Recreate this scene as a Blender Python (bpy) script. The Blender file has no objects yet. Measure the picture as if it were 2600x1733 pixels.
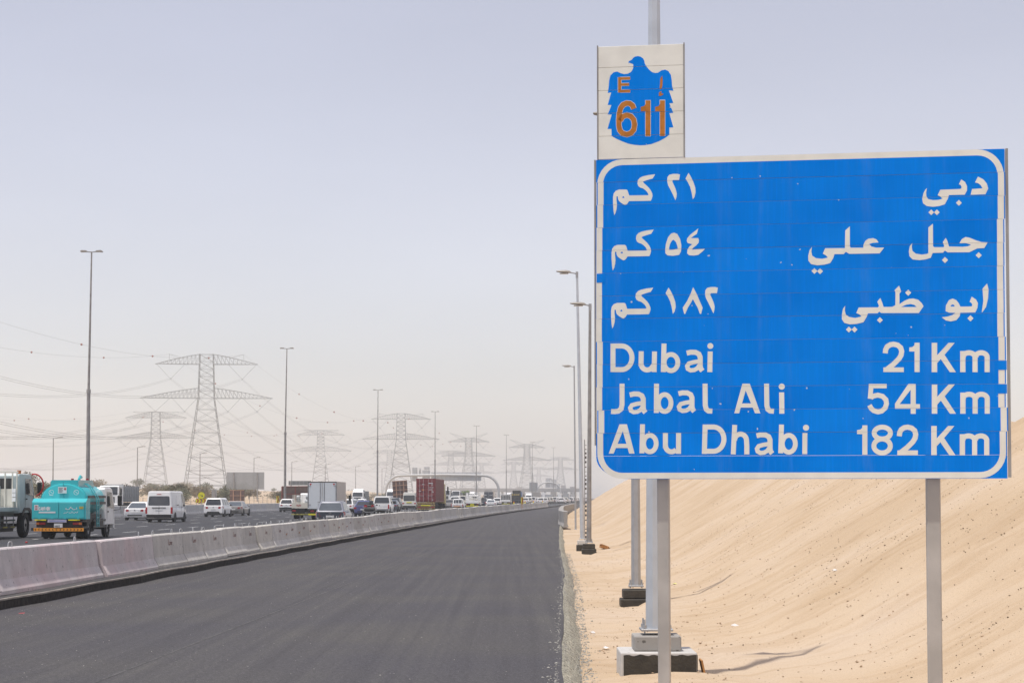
import bpy, bmesh, math, random
from mathutils import Vector, Matrix, noise
from mathutils.geometry import tessellate_polygon
random.seed(7)
R = math.radians
scene = bpy.context.scene
COL = scene.collection

# ---------------------------------------------------------------- camera, sky, sun, exposure
FPX, CXP, CYP, EYE, PITCH = 4800.0, 1300.0, 1065.0, 1.8, R(2.35)   # focal length and principal point in photo pixels
cam_data = bpy.data.cameras.new("camera")
cam = bpy.data.objects.new("camera", cam_data)
COL.objects.link(cam)
cam.location = (0, 0, EYE)
cam.rotation_euler = (R(90) + PITCH, 0, 0)
cam_data.sensor_width = 36
cam_data.lens = FPX / 2600 * 36
cam_data.shift_y = (CYP - 866.5) / 2600
cam_data.clip_start = 0.2
cam_data.clip_end = 20000
scene.camera = cam

SUN_EL, SUN_DIR_AZ = R(74), math.atan2(-0.78, -0.62)     # direction to the sun: left and behind the camera
sun_vec = Vector((-0.78, -0.62, 0)).normalized() * math.cos(SUN_EL) + Vector((0, 0, math.sin(SUN_EL)))
world = bpy.data.worlds.new("World")
scene.world = world
world.use_nodes = True
wt = world.node_tree
wt.nodes.clear()
wo = wt.nodes.new('ShaderNodeOutputWorld')
bg = wt.nodes.new('ShaderNodeBackground')
sky = wt.nodes.new('ShaderNodeTexSky')
sky.sky_type = 'NISHITA'
sky.sun_disc = False
sky.sun_elevation = SUN_EL
sky.sun_rotation = math.atan2(sun_vec.x, sun_vec.y)
sky.air_density = 1.0
sky.dust_density = 1.0
sky.ozone_density = 1.5
hs = wt.nodes.new('ShaderNodeHueSaturation')
hs.inputs['Saturation'].default_value = 0.55
wt.links.new(sky.outputs[0], hs.inputs['Color'])
tn = wt.nodes.new('ShaderNodeMix'); tn.data_type = 'RGBA'; tn.blend_type = 'MULTIPLY'; tn.inputs[0].default_value = 1
tn.inputs[7].default_value = (1.095, .985, .98, 1)          # desert dust takes the green-blue out of the sky
wtc = wt.nodes.new('ShaderNodeTexCoord'); wmp = wt.nodes.new('ShaderNodeMapping'); wmp.inputs['Scale'].default_value = (2.0, 2.0, 7.0)
wn = wt.nodes.new('ShaderNodeTexNoise'); wn.inputs['Scale'].default_value = 1.6; wn.inputs['Detail'].default_value = 4
wr = wt.nodes.new('ShaderNodeMapRange'); wr.inputs['From Min'].default_value = .3; wr.inputs['From Max'].default_value = .7; wr.inputs['To Min'].default_value = .965; wr.inputs['To Max'].default_value = 1.03
wv = wt.nodes.new('ShaderNodeVectorMath'); wv.operation = 'SCALE'      # uneven dust, a few per cent
wt.links.new(wtc.outputs['Generated'], wmp.inputs['Vector']); wt.links.new(wmp.outputs[0], wn.inputs['Vector']); wt.links.new(wn.outputs['Fac'], wr.inputs['Value'])
wt.links.new(hs.outputs[0], tn.inputs[6]); wt.links.new(tn.outputs[2], wv.inputs[0]); wt.links.new(wr.outputs[0], wv.inputs['Scale']); wt.links.new(wv.outputs[0], bg.inputs[0])
bg.inputs[1].default_value = 0.15
wt.links.new(bg.outputs[0], wo.inputs[0])

sl = bpy.data.lights.new("sun", 'SUN')
sl.energy = 3.3
sl.angle = R(1.0)
sl.color = (1.0, 0.95, 0.88)
sun = bpy.data.objects.new("sun", sl)
COL.objects.link(sun)
sun.rotation_euler = sun_vec.to_track_quat('Z', 'Y').to_euler()
sun.location = (-30, -30, 60)

scene.view_settings.view_transform = 'Standard'
scene.view_settings.look = 'None'
scene.view_settings.gamma = 1
scene.view_settings.use_curve_mapping = False
scene.view_settings.exposure = 0.04
scene.render.engine = 'CYCLES'
cy = scene.cycles
cy.max_bounces = 8
cy.volume_bounces = 2
cy.transparent_max_bounces = 16
cy.use_denoising = True
HAZE_DENSITY = 0.00036

def ray(px, py):
    return Vector(((px - CXP) / FPX, math.cos(PITCH) - math.sin(PITCH) * (CYP - py) / FPX,
                   math.sin(PITCH) + math.cos(PITCH) * (CYP - py) / FPX))
def at(px, py, Y):
    d = ray(px, py); k = Y / d.y
    return Vector((d.x * k, Y, EYE + d.z * k))
def gnd(px, py, z=0.0):
    d = ray(px, py); k = (z - EYE) / d.z
    return Vector((d.x * k, d.y * k, z))
def xat(px, Y):
    return (px - CXP) / FPX * Y

# ---------------------------------------------------------------- materials
MATS = {}
def mat(name, col, rough=0.6, metal=0.0, var=0.12, scale=3.0, bump=0.0, bscale=40.0, coat=0.0, spec=0.5, tint=None, emit=0.0):
    if name in MATS: return MATS[name]
    m = bpy.data.materials.new(name); m.use_nodes = True
    nt = m.node_tree; b = nt.nodes['Principled BSDF']
    b.inputs['Roughness'].default_value = rough
    b.inputs['Metallic'].default_value = metal
    b.inputs['Coat Weight'].default_value = coat
    b.inputs['Specular IOR Level'].default_value = spec
    tc = nt.nodes.new('ShaderNodeTexCoord')
    n = nt.nodes.new('ShaderNodeTexNoise'); n.inputs['Scale'].default_value = scale; n.inputs['Detail'].default_value = 6
    nt.links.new(tc.outputs['Object'], n.inputs['Vector'])
    r = nt.nodes.new('ShaderNodeValToRGB')
    c2 = tint if tint else tuple(max(0, c * (1 - 2 * var)) for c in col)
    r.color_ramp.elements[0].position = 0.35; r.color_ramp.elements[1].position = 0.62
    r.color_ramp.elements[0].color = (*c2, 1); r.color_ramp.elements[1].color = (*col, 1)
    nt.links.new(n.outputs['Fac'], r.inputs[0]); nt.links.new(r.outputs[0], b.inputs['Base Color'])
    if bump > 0:
        n2 = nt.nodes.new('ShaderNodeTexNoise'); n2.inputs['Scale'].default_value = bscale; n2.inputs['Detail'].default_value = 5
        nt.links.new(tc.outputs['Object'], n2.inputs['Vector'])
        bp = nt.nodes.new('ShaderNodeBump'); bp.inputs['Strength'].default_value = bump; bp.inputs['Distance'].default_value = 0.02
        nt.links.new(n2.outputs['Fac'], bp.inputs['Height']); nt.links.new(bp.outputs[0], b.inputs['Normal'])
    if emit:
        b.inputs['Emission Color'].default_value = (*col, 1); b.inputs['Emission Strength'].default_value = emit
    MATS[name] = m
    return m

white = mat('white_paint', (.88, .88, .86), .35, coat=.3, var=.03)
cream = mat('cream_paint', (.72, .69, .60), .45, var=.05)
silver = mat('silver_paint', (.40, .38, .35), .35, .3, var=.04, coat=.3)
greycar = mat('grey_car_paint', (.26, .27, .31), .35, .2, var=.03, coat=.3)
darkcar = mat('dark_car_paint', (.05, .06, .08), .3, .1, var=.05, coat=.3)
bluecar = mat('blue_car_paint', (.11, .12, .27), .3, .2, var=.04, coat=.4)
palegreen = mat('pale_green_grey_paint', (.50, .58, .58), .45, var=.05)
teal = mat('teal_paint', (.035, .50, .54), .38, var=.05, scale=1.2, coat=.2)
teal_top = mat('pale_teal_paint', (.17, .48, .52), .35, var=.06, scale=1.2, coat=.3)  # paler teal for one side of the tank coaming
black = mat('black_plastic', (.018, .018, .018), .55, var=.15)
rubber = mat('tyre_rubber', (.02, .02, .021), .8, var=.2)
rimm = mat('wheel_rim', (.32, .32, .33), .4, .6, var=.1)
glass = mat('dark_glass', (.035, .04, .045), .12, 0, var=.1, spec=.8)
glass_l = mat('tinted_glass', (.09, .11, .13), .12, 0, var=.1, spec=.9)
redl = mat('red_tail_lens', (.42, .012, .02), .25, var=.1)
amber = mat('amber_lens', (.75, .2, .02), .3, var=.1)
headl = mat('headlamp_lens', (.6, .62, .65), .15, .3, var=.05)
plate = mat('number_plate', (.72, .72, .70), .5, var=.03)
yellow = mat('yellow_reflective', (.80, .74, .02), .5, var=.05)
orangey = mat('orange_reflective', (.85, .33, .02), .5, var=.05)
redp = mat('red_paint', (.50, .02, .02), .5, var=.08)
steel = mat('galvanised_steel', (.46, .47, .48), .45, .55, var=.06, scale=6)
steel_warm = mat('weathered_steel', (.37, .355, .34), .5, .35, var=.15, scale=2.6)
steel_pole = mat('bright_galvanised_pole', (.60, .64, .68), .45, .4, var=.05, scale=4)
gantrym = mat('gantry_steel', (.52, .52, .50), .5, .1, var=.05)
pylonm = mat('pylon_steel', (.25, .255, .245), .6, .2, var=.05)
cablem = mat('aluminium_cable', (.22, .22, .22), .5, .3, var=.05)
ballm = mat('marker_ball_orange', (.33, .10, .065), .6, var=.1)
signback = mat('sign_back_aluminium', (.34, .35, .35), .5, .25, var=.05)
wood = mat('brown_plywood', (.155, .095, .075), .8, var=.12, scale=1.5)
batten = mat('timber_batten', (.50, .30, .20), .75, var=.1)
maroon = mat('container_maroon', (.22, .022, .028), .5, var=.10, scale=1.0)
maroon_side = maroon
rust = mat('rusty_steel', (.26, .12, .06), .8, var=.2)
bitumen = mat('bitumen_coating', (.030, .027, .022), .75, var=.35, scale=4, bump=.5, bscale=25, tint=(.055, .048, .036))
cardboard = mat('cardboard', (.55, .27, .09), .8, var=.15)
paper = mat('paper_litter', (.75, .74, .72), .7, var=.05)

def nodes_mat(name):
    m = bpy.data.materials.new(name); m.use_nodes = True
    return m, m.node_tree, m.node_tree.nodes['Principled BSDF']
def N(nt, t, **k):
    n = nt.nodes.new(t)
    for a, v in k.items():
        if a in n.inputs: n.inputs[a].default_value = v
        else: setattr(n, a, v)
    return n
def ramp(nt, src, stops):
    r = nt.nodes.new('ShaderNodeValToRGB')
    e = r.color_ramp.elements
    while len(e) < len(stops): e.new(.5)
    for i, (p, c) in enumerate(stops):
        e[i].position = p; e[i].color = (*c, 1) if len(c) == 3 else c
    nt.links.new(src, r.inputs[0]); return r
def mix(nt, a, b, fac, mode='MIX'):
    m = nt.nodes.new('ShaderNodeMix'); m.data_type = 'RGBA'; m.blend_type = mode
    if isinstance(fac, (int, float)): m.inputs[0].default_value = fac
    else: nt.links.new(fac, m.inputs[0])
    for k, s in ((6, a), (7, b)):
        if isinstance(s, tuple): m.inputs[k].default_value = (*s, 1)
        else: nt.links.new(s, m.inputs[k])
    return m.outputs[2]

def sand_material():
    m, nt, b = nodes_mat('desert_sand')
    tc = N(nt, 'ShaderNodeTexCoord')
    a = N(nt, 'ShaderNodeTexNoise', Scale=.22, Detail=5.0); nt.links.new(tc.outputs['Object'], a.inputs['Vector'])
    c1 = ramp(nt, a.outputs['Fac'], [(.35, (.515, .395, .265)), (.5, (.565, .445, .312)), (.66, (.58, .47, .35))])
    # streaks that run down the embankment
    mp = N(nt, 'ShaderNodeMapping'); mp.inputs['Scale'].default_value = (.5, 3.2, .5); mp.inputs['Rotation'].default_value = (0, 0, R(-6))
    nt.links.new(tc.outputs['Object'], mp.inputs['Vector'])
    s = N(nt, 'ShaderNodeTexNoise', Scale=.9, Detail=7.0, Distortion=.6); nt.links.new(mp.outputs[0], s.inputs['Vector'])
    c2 = ramp(nt, s.outputs['Fac'], [(.36, (.88, .84, .79)), (.50, (.985, .975, .965)), (.60, (1, 1, 1))])
    c = mix(nt, c1.outputs[0], c2.outputs[0], .75, 'MULTIPLY')
    g = N(nt, 'ShaderNodeTexNoise', Scale=55.0, Detail=3.0, Roughness=.8); nt.links.new(tc.outputs['Object'], g.inputs['Vector'])
    c3 = ramp(nt, g.outputs['Fac'], [(.33, (.62, .58, .54)), (.43, (.96, .95, .95)), (.7, (1, 1, 1))])
    c = mix(nt, c, c3.outputs[0], .8, 'MULTIPLY')
    nt.links.new(c, b.inputs['Base Color'])
    b.inputs['Roughness'].default_value = .95
    b.inputs['Specular IOR Level'].default_value = .1
    h = N(nt, 'ShaderNodeTexNoise', Scale=9.0, Detail=8.0, Roughness=.65); nt.links.new(tc.outputs['Object'], h.inputs['Vector'])
    bp = N(nt, 'ShaderNodeBump', Strength=.4, Distance=.05); nt.links.new(h.outputs['Fac'], bp.inputs['Height'])
    nt.links.new(bp.outputs[0], b.inputs['Normal'])
    return m
sand = sand_material()

def asphalt_material(name, base, warm, streak=.5, grain=75):
    m, nt, b = nodes_mat(name)
    tc = N(nt, 'ShaderNodeTexCoord')
    mp = N(nt, 'ShaderNodeMapping'); mp.inputs['Scale'].default_value = (4.5, .05, 1); mp.inputs['Rotation'].default_value = (0, 0, R(2.2))
    nt.links.new(tc.outputs['Object'], mp.inputs['Vector'])
    a = N(nt, 'ShaderNodeTexNoise', Scale=.9, Detail=6.0, Roughness=.6, Distortion=.3); nt.links.new(mp.outputs[0], a.inputs['Vector'])
    c1 = ramp(nt, a.outputs['Fac'], [(.36, tuple(v * (1 - .35 * streak) for v in base)), (.5, base), (.66, warm)])
    l = N(nt, 'ShaderNodeTexNoise', Scale=.25, Detail=3.0); nt.links.new(tc.outputs['Object'], l.inputs['Vector'])
    c2 = ramp(nt, l.outputs['Fac'], [(.35, (.86, .86, .92)), (.65, (1.0, .99, .96))])
    c = mix(nt, c1.outputs[0], c2.outputs[0], 1.0, 'MULTIPLY')
    g = N(nt, 'ShaderNodeTexNoise', Scale=float(grain), Detail=2.0, Roughness=.7); nt.links.new(tc.outputs['Object'], g.inputs['Vector'])
    c3 = ramp(nt, g.outputs['Fac'], [(.33, (.45, .45, .45)), (.50, (1, 1, 1)), (.62, (1.3, 1.3, 1.3)), (.72, (3.0, 3.0, 3.0))])
    c = mix(nt, c, c3.outputs[0], .85, 'MULTIPLY')
    nt.links.new(c, b.inputs['Base Color'])
    g2 = N(nt, 'ShaderNodeTexNoise', Scale=float(grain) / 4.5, Detail=3.0, Roughness=.75); nt.links.new(tc.outputs['Object'], g2.inputs['Vector'])
    c4 = ramp(nt, g2.outputs['Fac'], [(.32, (.68, .68, .68)), (.5, (1, 1, 1)), (.68, (1.35, 1.34, 1.32))])
    c = mix(nt, c, c4.outputs[0], .8, 'MULTIPLY'); nt.links.new(c, b.inputs['Base Color'])
    b.inputs['Roughness'].default_value = .78
    b.inputs['Specular IOR Level'].default_value = .22
    bp = N(nt, 'ShaderNodeBump', Strength=.5, Distance=.008); nt.links.new(g.outputs['Fac'], bp.inputs['Height'])
    nt.links.new(bp.outputs[0], b.inputs['Normal'])
    return m
asphalt_new = asphalt_material('fresh_asphalt', (.082, .079, .080), (.093, .090, .087), .30)
asphalt_old = asphalt_material('highway_asphalt', (.058, .059, .063), (.072, .072, .073), .35, 60)

def concrete_material(name, base, pink=0.0, dirt=.5):
    m, nt, b = nodes_mat(name)
    tc = N(nt, 'ShaderNodeTexCoord'); oi = N(nt, 'ShaderNodeObjectInfo')
    off = N(nt, 'ShaderNodeVectorMath', operation='ADD')
    sc = N(nt, 'ShaderNodeVectorMath', operation='SCALE'); sc.inputs['Scale'].default_value = 40.0
    cmb = N(nt, 'ShaderNodeCombineXYZ')
    for i in range(3): nt.links.new(oi.outputs['Random'], cmb.inputs[i])
    nt.links.new(cmb.outputs[0], sc.inputs[0]); nt.links.new(tc.outputs['Object'], off.inputs[0]); nt.links.new(sc.outputs[0], off.inputs[1])
    mp = N(nt, 'ShaderNodeMapping'); mp.inputs['Scale'].default_value = (.9, .9, .8); nt.links.new(off.outputs[0], mp.inputs['Vector'])
    a = N(nt, 'ShaderNodeTexNoise', Scale=2.2, Detail=8.0, Roughness=.65); nt.links.new(mp.outputs[0], a.inputs['Vector'])
    c1 = ramp(nt, a.outputs['Fac'], [(.32, tuple(v * (1 - .34 * dirt) for v in base)), (.5, tuple(v * .93 for v in base)), (.68, tuple(v * 1.08 for v in base))])
    c = c1.outputs[0]
    v = ramp(nt, oi.outputs['Random'], [(0, (.84, .83, .80)), (.5, (1, 1, 1)), (1, (1.05, 1.03, .97))])
    c = mix(nt, c, v.outputs[0], 1.0, 'MULTIPLY')
    if pink:
        p = N(nt, 'ShaderNodeTexNoise', Scale=.5, Detail=2.0); nt.links.new(off.outputs[0], p.inputs['Vector'])
        pr = ramp(nt, p.outputs['Fac'], [(.40, (1, 1, 1)), (.66, (1.04, .84, .85))])
        c = mix(nt, c, pr.outputs[0], pink, 'MULTIPLY')
    s = N(nt, 'ShaderNodeTexNoise', Scale=14.0, Detail=2.0, Roughness=.4); nt.links.new(off.outputs[0], s.inputs['Vector'])
    sr = ramp(nt, s.outputs['Fac'], [(.27, (.25, .24, .23)), (.31, (1, 1, 1))])
    c = mix(nt, c, sr.outputs[0], .8, 'MULTIPLY')
    nt.links.new(c, b.inputs['Base Color'])
    b.inputs['Roughness'].default_value = .85
    b.inputs['Specular IOR Level'].default_value = .25
    bp = N(nt, 'ShaderNodeBump', Strength=.35, Distance=.02); nt.links.new(a.outputs['Fac'], bp.inputs['Height'])
    nt.links.new(bp.outputs[0], b.inputs['Normal'])
    return m
concrete = concrete_material('barrier_concrete', (.66, .64, .60), pink=.0)
concrete_pink = concrete_material('pink_stained_concrete', (.68, .64, .64), pink=.7)
concrete_pale = concrete_material('pale_concrete', (.62, .61, .59), dirt=.35)
concrete_grey = concrete_material('grey_concrete', (.36, .35, .34), dirt=.5)

def gravel_material():
    m, nt, b = nodes_mat('shoulder_gravel')
    tc = N(nt, 'ShaderNodeTexCoord')
    v = N(nt, 'ShaderNodeTexVoronoi', Scale=38.0); nt.links.new(tc.outputs['Object'], v.inputs['Vector'])
    c = ramp(nt, v.outputs['Distance'], [(.0, (.72, .71, .62)), (.45, (.50, .49, .42)), (.75, (.14, .14, .12))])
    n = N(nt, 'ShaderNodeTexNoise', Scale=9.0, Detail=4.0); nt.links.new(tc.outputs['Object'], n.inputs['Vector'])
    c2 = ramp(nt, n.outputs['Fac'], [(.35, (.6, .6, .58)), (.65, (1.15, 1.1, 1.0))])
    nt.links.new(mix(nt, c.outputs[0], c2.outputs[0], 1.0, 'MULTIPLY'), b.inputs['Base Color'])
    b.inputs['Roughness'].default_value = .9
    bp = N(nt, 'ShaderNodeBump', Strength=1.0, Distance=.02, invert=True); nt.links.new(v.outputs['Distance'], bp.inputs['Height'])
    nt.links.new(bp.outputs[0], b.inputs['Normal'])
    return m
gravelm = gravel_material()

def sign_blue():
    m, nt, b = nodes_mat('reflective_blue_sheeting')
    tc0 = N(nt, 'ShaderNodeTexCoord'); oi = N(nt, 'ShaderNodeObjectInfo')
    cb = N(nt, 'ShaderNodeVectorMath', operation='ADD'); s3 = N(nt, 'ShaderNodeVectorMath', operation='SCALE'); s3.inputs['Scale'].default_value = 7.3
    nt.links.new(oi.outputs['Location'], s3.inputs[0]); nt.links.new(tc0.outputs['Object'], cb.inputs[0]); nt.links.new(s3.outputs[0], cb.inputs[1])
    class TC: outputs = {'Object': cb.outputs[0]}
    tc = TC
    n = N(nt, 'ShaderNodeTexNoise', Scale=1.1, Detail=4.0); nt.links.new(tc.outputs['Object'], n.inputs['Vector'])
    c = ramp(nt, n.outputs['Fac'], [(.3, (.0, .195, .76)), (.7, (.003, .245, .88))])
    s = N(nt, 'ShaderNodeTexNoise', Scale=28.0, Detail=1.0, Roughness=.2); nt.links.new(tc.outputs['Object'], s.inputs['Vector'])
    sr = ramp(nt, s.outputs['Fac'], [(.82, (0, 0, 0)), (.83, (1, 1, 1))])
    mp = N(nt, 'ShaderNodeMapping'); mp.inputs['Scale'].default_value = (60, 1, 1.2); nt.links.new(tc.outputs['Object'], mp.inputs['Vector'])
    q = N(nt, 'ShaderNodeTexNoise', Scale=1.0, Detail=2.0); nt.links.new(mp.outputs[0], q.inputs['Vector'])
    qr = ramp(nt, q.outputs['Fac'], [(.45, (1, 1, 1)), (.75, (1.0, 1.08, 1.08))])
    c2 = mix(nt, c.outputs[0], qr.outputs[0], 1.0, 'MULTIPLY')
    mp2 = N(nt, 'ShaderNodeMapping'); mp2.inputs['Scale'].default_value = (6, 1, .9); nt.links.new(tc0.outputs['Object'], mp2.inputs['Vector'])
    dn = N(nt, 'ShaderNodeTexNoise', Scale=1.3, Detail=5.0, Roughness=.7); nt.links.new(mp2.outputs[0], dn.inputs['Vector'])
    dr = ramp(nt, dn.outputs['Fac'], [(.52, (0, 0, 0)), (.85, (.10, .10, .10))])
    c2 = mix(nt, c2, (.45, .44, .42), dr.outputs[0])
    nt.links.new(mix(nt, c2, (.6, .62, .65), sr.outputs[0]), b.inputs['Base Color'])
    b.inputs['Roughness'].default_value = .5
    b.inputs['Specular IOR Level'].default_value = .02
    h = N(nt, 'ShaderNodeTexNoise', Scale=2.4, Detail=2.0); nt.links.new(tc.outputs['Object'], h.inputs['Vector'])
    bp = N(nt, 'ShaderNodeBump', Strength=.15, Distance=.03); nt.links.new(h.outputs['Fac'], bp.inputs['Height'])
    nt.links.new(bp.outputs[0], b.inputs['Normal'])
    return m
blue = sign_blue()
signwhite = mat('reflective_white_sheeting', (.85, .845, .77), .55, var=.045, scale=5, spec=.3)
signorange = mat('faded_orange_sheeting', (.56, .205, .03), .55, var=.12, scale=14, spec=.3)

# ---------------------------------------------------------------- mesh helpers
class MB:
    def __init__(s): s.v = []; s.f = []
    def add(s, vs, fs):
        o = len(s.v); s.v += [tuple(v) for v in vs]; s.f += [tuple(i + o for i in f) for f in fs]; return s
    def box(s, x0, x1, y0, y1, z0, z1):
        return s.add([(x0, y0, z0), (x1, y0, z0), (x1, y1, z0), (x0, y1, z0), (x0, y0, z1), (x1, y0, z1), (x1, y1, z1), (x0, y1, z1)],
                     [(0, 3, 2, 1), (4, 5, 6, 7), (0, 1, 5, 4), (1, 2, 6, 5), (2, 3, 7, 6), (3, 0, 4, 7)])
    def cbox(s, x, y, z, dx, dy, dz): return s.box(x - dx / 2, x + dx / 2, y - dy / 2, y + dy / 2, z - dz / 2, z + dz / 2)
    def quad(s, a, b, c, d): return s.add([a, b, c, d], [(0, 1, 2, 3)])
    def bar(s, p, q, w, h=None):
        p = Vector(p); q = Vector(q); d = (q - p)
        if d.length < 1e-6: return s
        d.normalize(); h = h or w
        u = d.cross(Vector((0, 0, 1)))
        if u.length < 1e-3: u = Vector((1, 0, 0))
        u.normalize(); w2 = d.cross(u)
        vs = []
        for e in (p, q):
            for a, b in ((-1, -1), (1, -1), (1, 1), (-1, 1)):
                vs.append(e + u * (a * w / 2) + w2 * (b * h / 2))
        return s.add(vs, [(0, 1, 2, 3), (7, 6, 5, 4), (0, 4, 5, 1), (1, 5, 6, 2), (2, 6, 7, 3), (3, 7, 4, 0)])
    def tube(s, pts, r, n=8, caps=True, r2=None):
        pts = [Vector(p) for p in pts]; rings = []
        m = len(pts); up = None
        for i, p in enumerate(pts):
            d = (pts[min(i + 1, m - 1)] - pts[max(i - 1, 0)]).normalized()
            if up is None:
                up = d.orthogonal().normalized()
                if abs(d.z) > .9: up = Vector((1, 0, 0)) - d * d.x; up.normalize()
            up = (up - d * up.dot(d)).normalized(); w = d.cross(up)
            rr = r if r2 is None else r + (r2 - r) * i / (m - 1)
            rings.append([p + (up * math.cos(2 * math.pi * (k + .5) / n) + w * math.sin(2 * math.pi * (k + .5) / n)) * rr for k in range(n)])
        return s.rings(rings, caps)
    def rings(s, rings, caps=True, closed=True):
        n = len(rings[0]); vs = [v for r in rings for v in r]; fs = []
        for i in range(len(rings) - 1):
            for k in range(n if closed else n - 1):
                k2 = (k + 1) % n
                fs.append((i * n + k, i * n + k2, (i + 1) * n + k2, (i + 1) * n + k))
        if caps:
            fs.append(tuple(range(n))[::-1]); fs.append(tuple((len(rings) - 1) * n + k for k in range(n)))
        return s.add(vs, fs)
    def cyl(s, c, axis, r, L, n=16, r2=None):
        c = Vector(c); a = {'x': Vector((1, 0, 0)), 'y': Vector((0, 1, 0)), 'z': Vector((0, 0, 1))}[axis]
        return s.tube([c - a * L / 2, c + a * L / 2], r, n, True, r2)
    def prism(s, poly, x0, x1):          # polygon in the (y, z) plane, extruded along x
        n = len(poly)
        return s.rings([[(x0, y, z) for y, z in poly], [(x1, y, z) for y, z in poly]])
    def prism_y(s, poly, y0, y1):
        return s.rings([[(x, y0, z) for x, z in poly], [(x, y1, z) for x, z in poly]])
    def sphere(s, c, r, n=10, m=7, sq=(1, 1, 1)):
        rings = []
        for j in range(1, m):
            t = math.pi * j / m
            rings.append([(c[0] + r * sq[0] * math.sin(t) * math.cos(2 * math.pi * k / n), c[1] + r * sq[1] * math.sin(t) * math.sin(2 * math.pi * k / n), c[2] + r * sq[2] * math.cos(t)) for k in range(n)])
        return s.rings(rings)
    def mesh(s, name, m, smooth=False, bevel=0, seg=1):
        me = bpy.data.meshes.new(name); me.from_pydata(s.v, [], s.f)
        bm = bmesh.new(); bm.from_mesh(me)
        bmesh.ops.recalc_face_normals(bm, faces=bm.faces)
        if bevel:
            es = [e for e in bm.edges if len(e.link_faces) == 2 and e.calc_face_angle(0) > .5]
            bmesh.ops.bevel(bm, geom=es, offset=bevel, segments=seg, affect='EDGES', profile=.5)
        bm.to_mesh(me); bm.free()
        if m: me.materials.append(m)
        if smooth:
            try: me.shade_smooth(); me.set_sharp_from_angle(angle=R(40))
            except Exception: pass
        return me
    def build(s, name, m, parent=None, smooth=False, bevel=0, seg=1, label=None):
        o = bpy.data.objects.new(name, s.mesh(name, m, smooth, bevel, seg)); COL.objects.link(o)
        if parent: o.parent = parent
        if label: o['label'] = label
        return o

def put(name, me, parent=None, loc=(0, 0, 0), rot=(0, 0, 0), scale=(1, 1, 1)):
    o = bpy.data.objects.new(name, me); COL.objects.link(o)
    if parent: o.parent = parent
    o.location = loc; o.rotation_euler = rot; o.scale = scale
    return o
def tag(o, label, cat, group=None):
    o['label'] = label; o['category'] = cat
    if group: o['group'] = group
    return o
def thing(name, loc, rz, label, cat, group=None):
    o = bpy.data.objects.new(name, None); COL.objects.link(o)
    o.location = loc; o.rotation_euler = (0, 0, rz); o.empty_display_size = .3
    return tag(o, label, cat, group)
def copy_tree(o, parent=None):
    kids = [c for c in COL.objects if c.parent == o] if o not in KIDS else KIDS[o]
    c = o.copy(); COL.objects.link(c)
    if parent: c.parent = parent
    for k in kids: copy_tree(k, c)
    return c
KIDS = {}
def remember(o):
    KIDS[o] = list(o.children)
    for c in o.children: remember(c)
def structure(o): o['kind'] = 'structure'; return o
def stuff(o): o['kind'] = 'stuff'; return o
# ---------------------------------------------------------------- road alignment
def slope(Y): return .026 + .00012 * min(max(Y, -60), 290)
def Xb(Y):                                       # foot of the near concrete barrier
    if Y <= 290: return -9.4 + .026 * (Y - 34.7) + .00006 * (Y * Y - 34.7 ** 2)
    return 2.195 + .0608 * (Y - 290)
def interp(x, pts):
    if x <= pts[0][0]: return pts[0][1]
    for (a, b), (c, d) in zip(pts, pts[1:]):
        if x <= c: return b + (d - b) * (x - a) / (c - a)
    return pts[-1][1]
def ue(Y): return interp(Y, [(0, 10.35), (50, 10.3), (135, 9.2), (220, 7.6), (300, 7.0)])
def head(Y): return -math.atan(slope(Y))
MED = -33.0                                      # median barrier, offset from the near one
def fbm(x, y, z=0.0, o=4):
    return noise.fractal(Vector((x, y, z)), .9, 2.0, o)
def sm(a, b, x):
    t = min(1, max(0, (x - a) / (b - a))); return t * t * (3 - 2 * t)

def H(x, Y):
    u = x - Xb(Y)
    v = u - ue(Y)
    z = -.5
    if v > -.3:
        z = -.42 * sm(-.3, .35, v) - .5 * (1 - sm(-.3, .35, v))
        toe = 2.55 + .35 * fbm(Y * .08, 3.1) + .4 * sm(60, 24, Y) + 1.3 * sm(31, 19, Y) - 2.4 * sm(120, 300, Y)
        t = v - toe
        crest = 3.85 + .55 * fbm(Y * .05, 9.3) + 1.6 * sm(60, 200, Y) * fbm(Y * .02, 5.5) + .0035 * max(0, Y - 100)
        if t > -1.2:
            rise = .60 * (math.sqrt(t * t + .5) + t) / 2
            k = sm(crest * .92, crest * 1.35, rise)
            z += min(rise, crest) * (1 - k) + crest * k + (.25 * fbm(x * .35, Y * .2) if rise > crest else 0)
            z += min(1, max(0, t + .5)) * (.035 * fbm(x * .5, Y * .7, 2) + .010 * fbm(x * .25, Y * 2.6, 7, 3))
        z += .058 * fbm(x * 1.1, Y * 1.1, 1) * sm(.2, .8, v) + .022 * fbm(x * 4, Y * 4, 4, 3) * sm(.2, .8, v)
        # sand piled against the lamp footings
        z += .10 * math.exp(-((x - 2.0) ** 2 / .5 + (Y - 23.1) ** 2 / .12)) * 1.0
    elif u < -52:
        w = -52 - u
        z = -.25 + 6.0 * sm(6, 120, w) * max(0, fbm(x * .008, Y * .006, 11) + .42) + .5 * sm(4, 30, w) * fbm(x * .05, Y * .05, 3)
        z += 1.5 * sm(2, 14, w) * sm(250, 330, Y) * sm(900, 600, Y)
    return z

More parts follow.
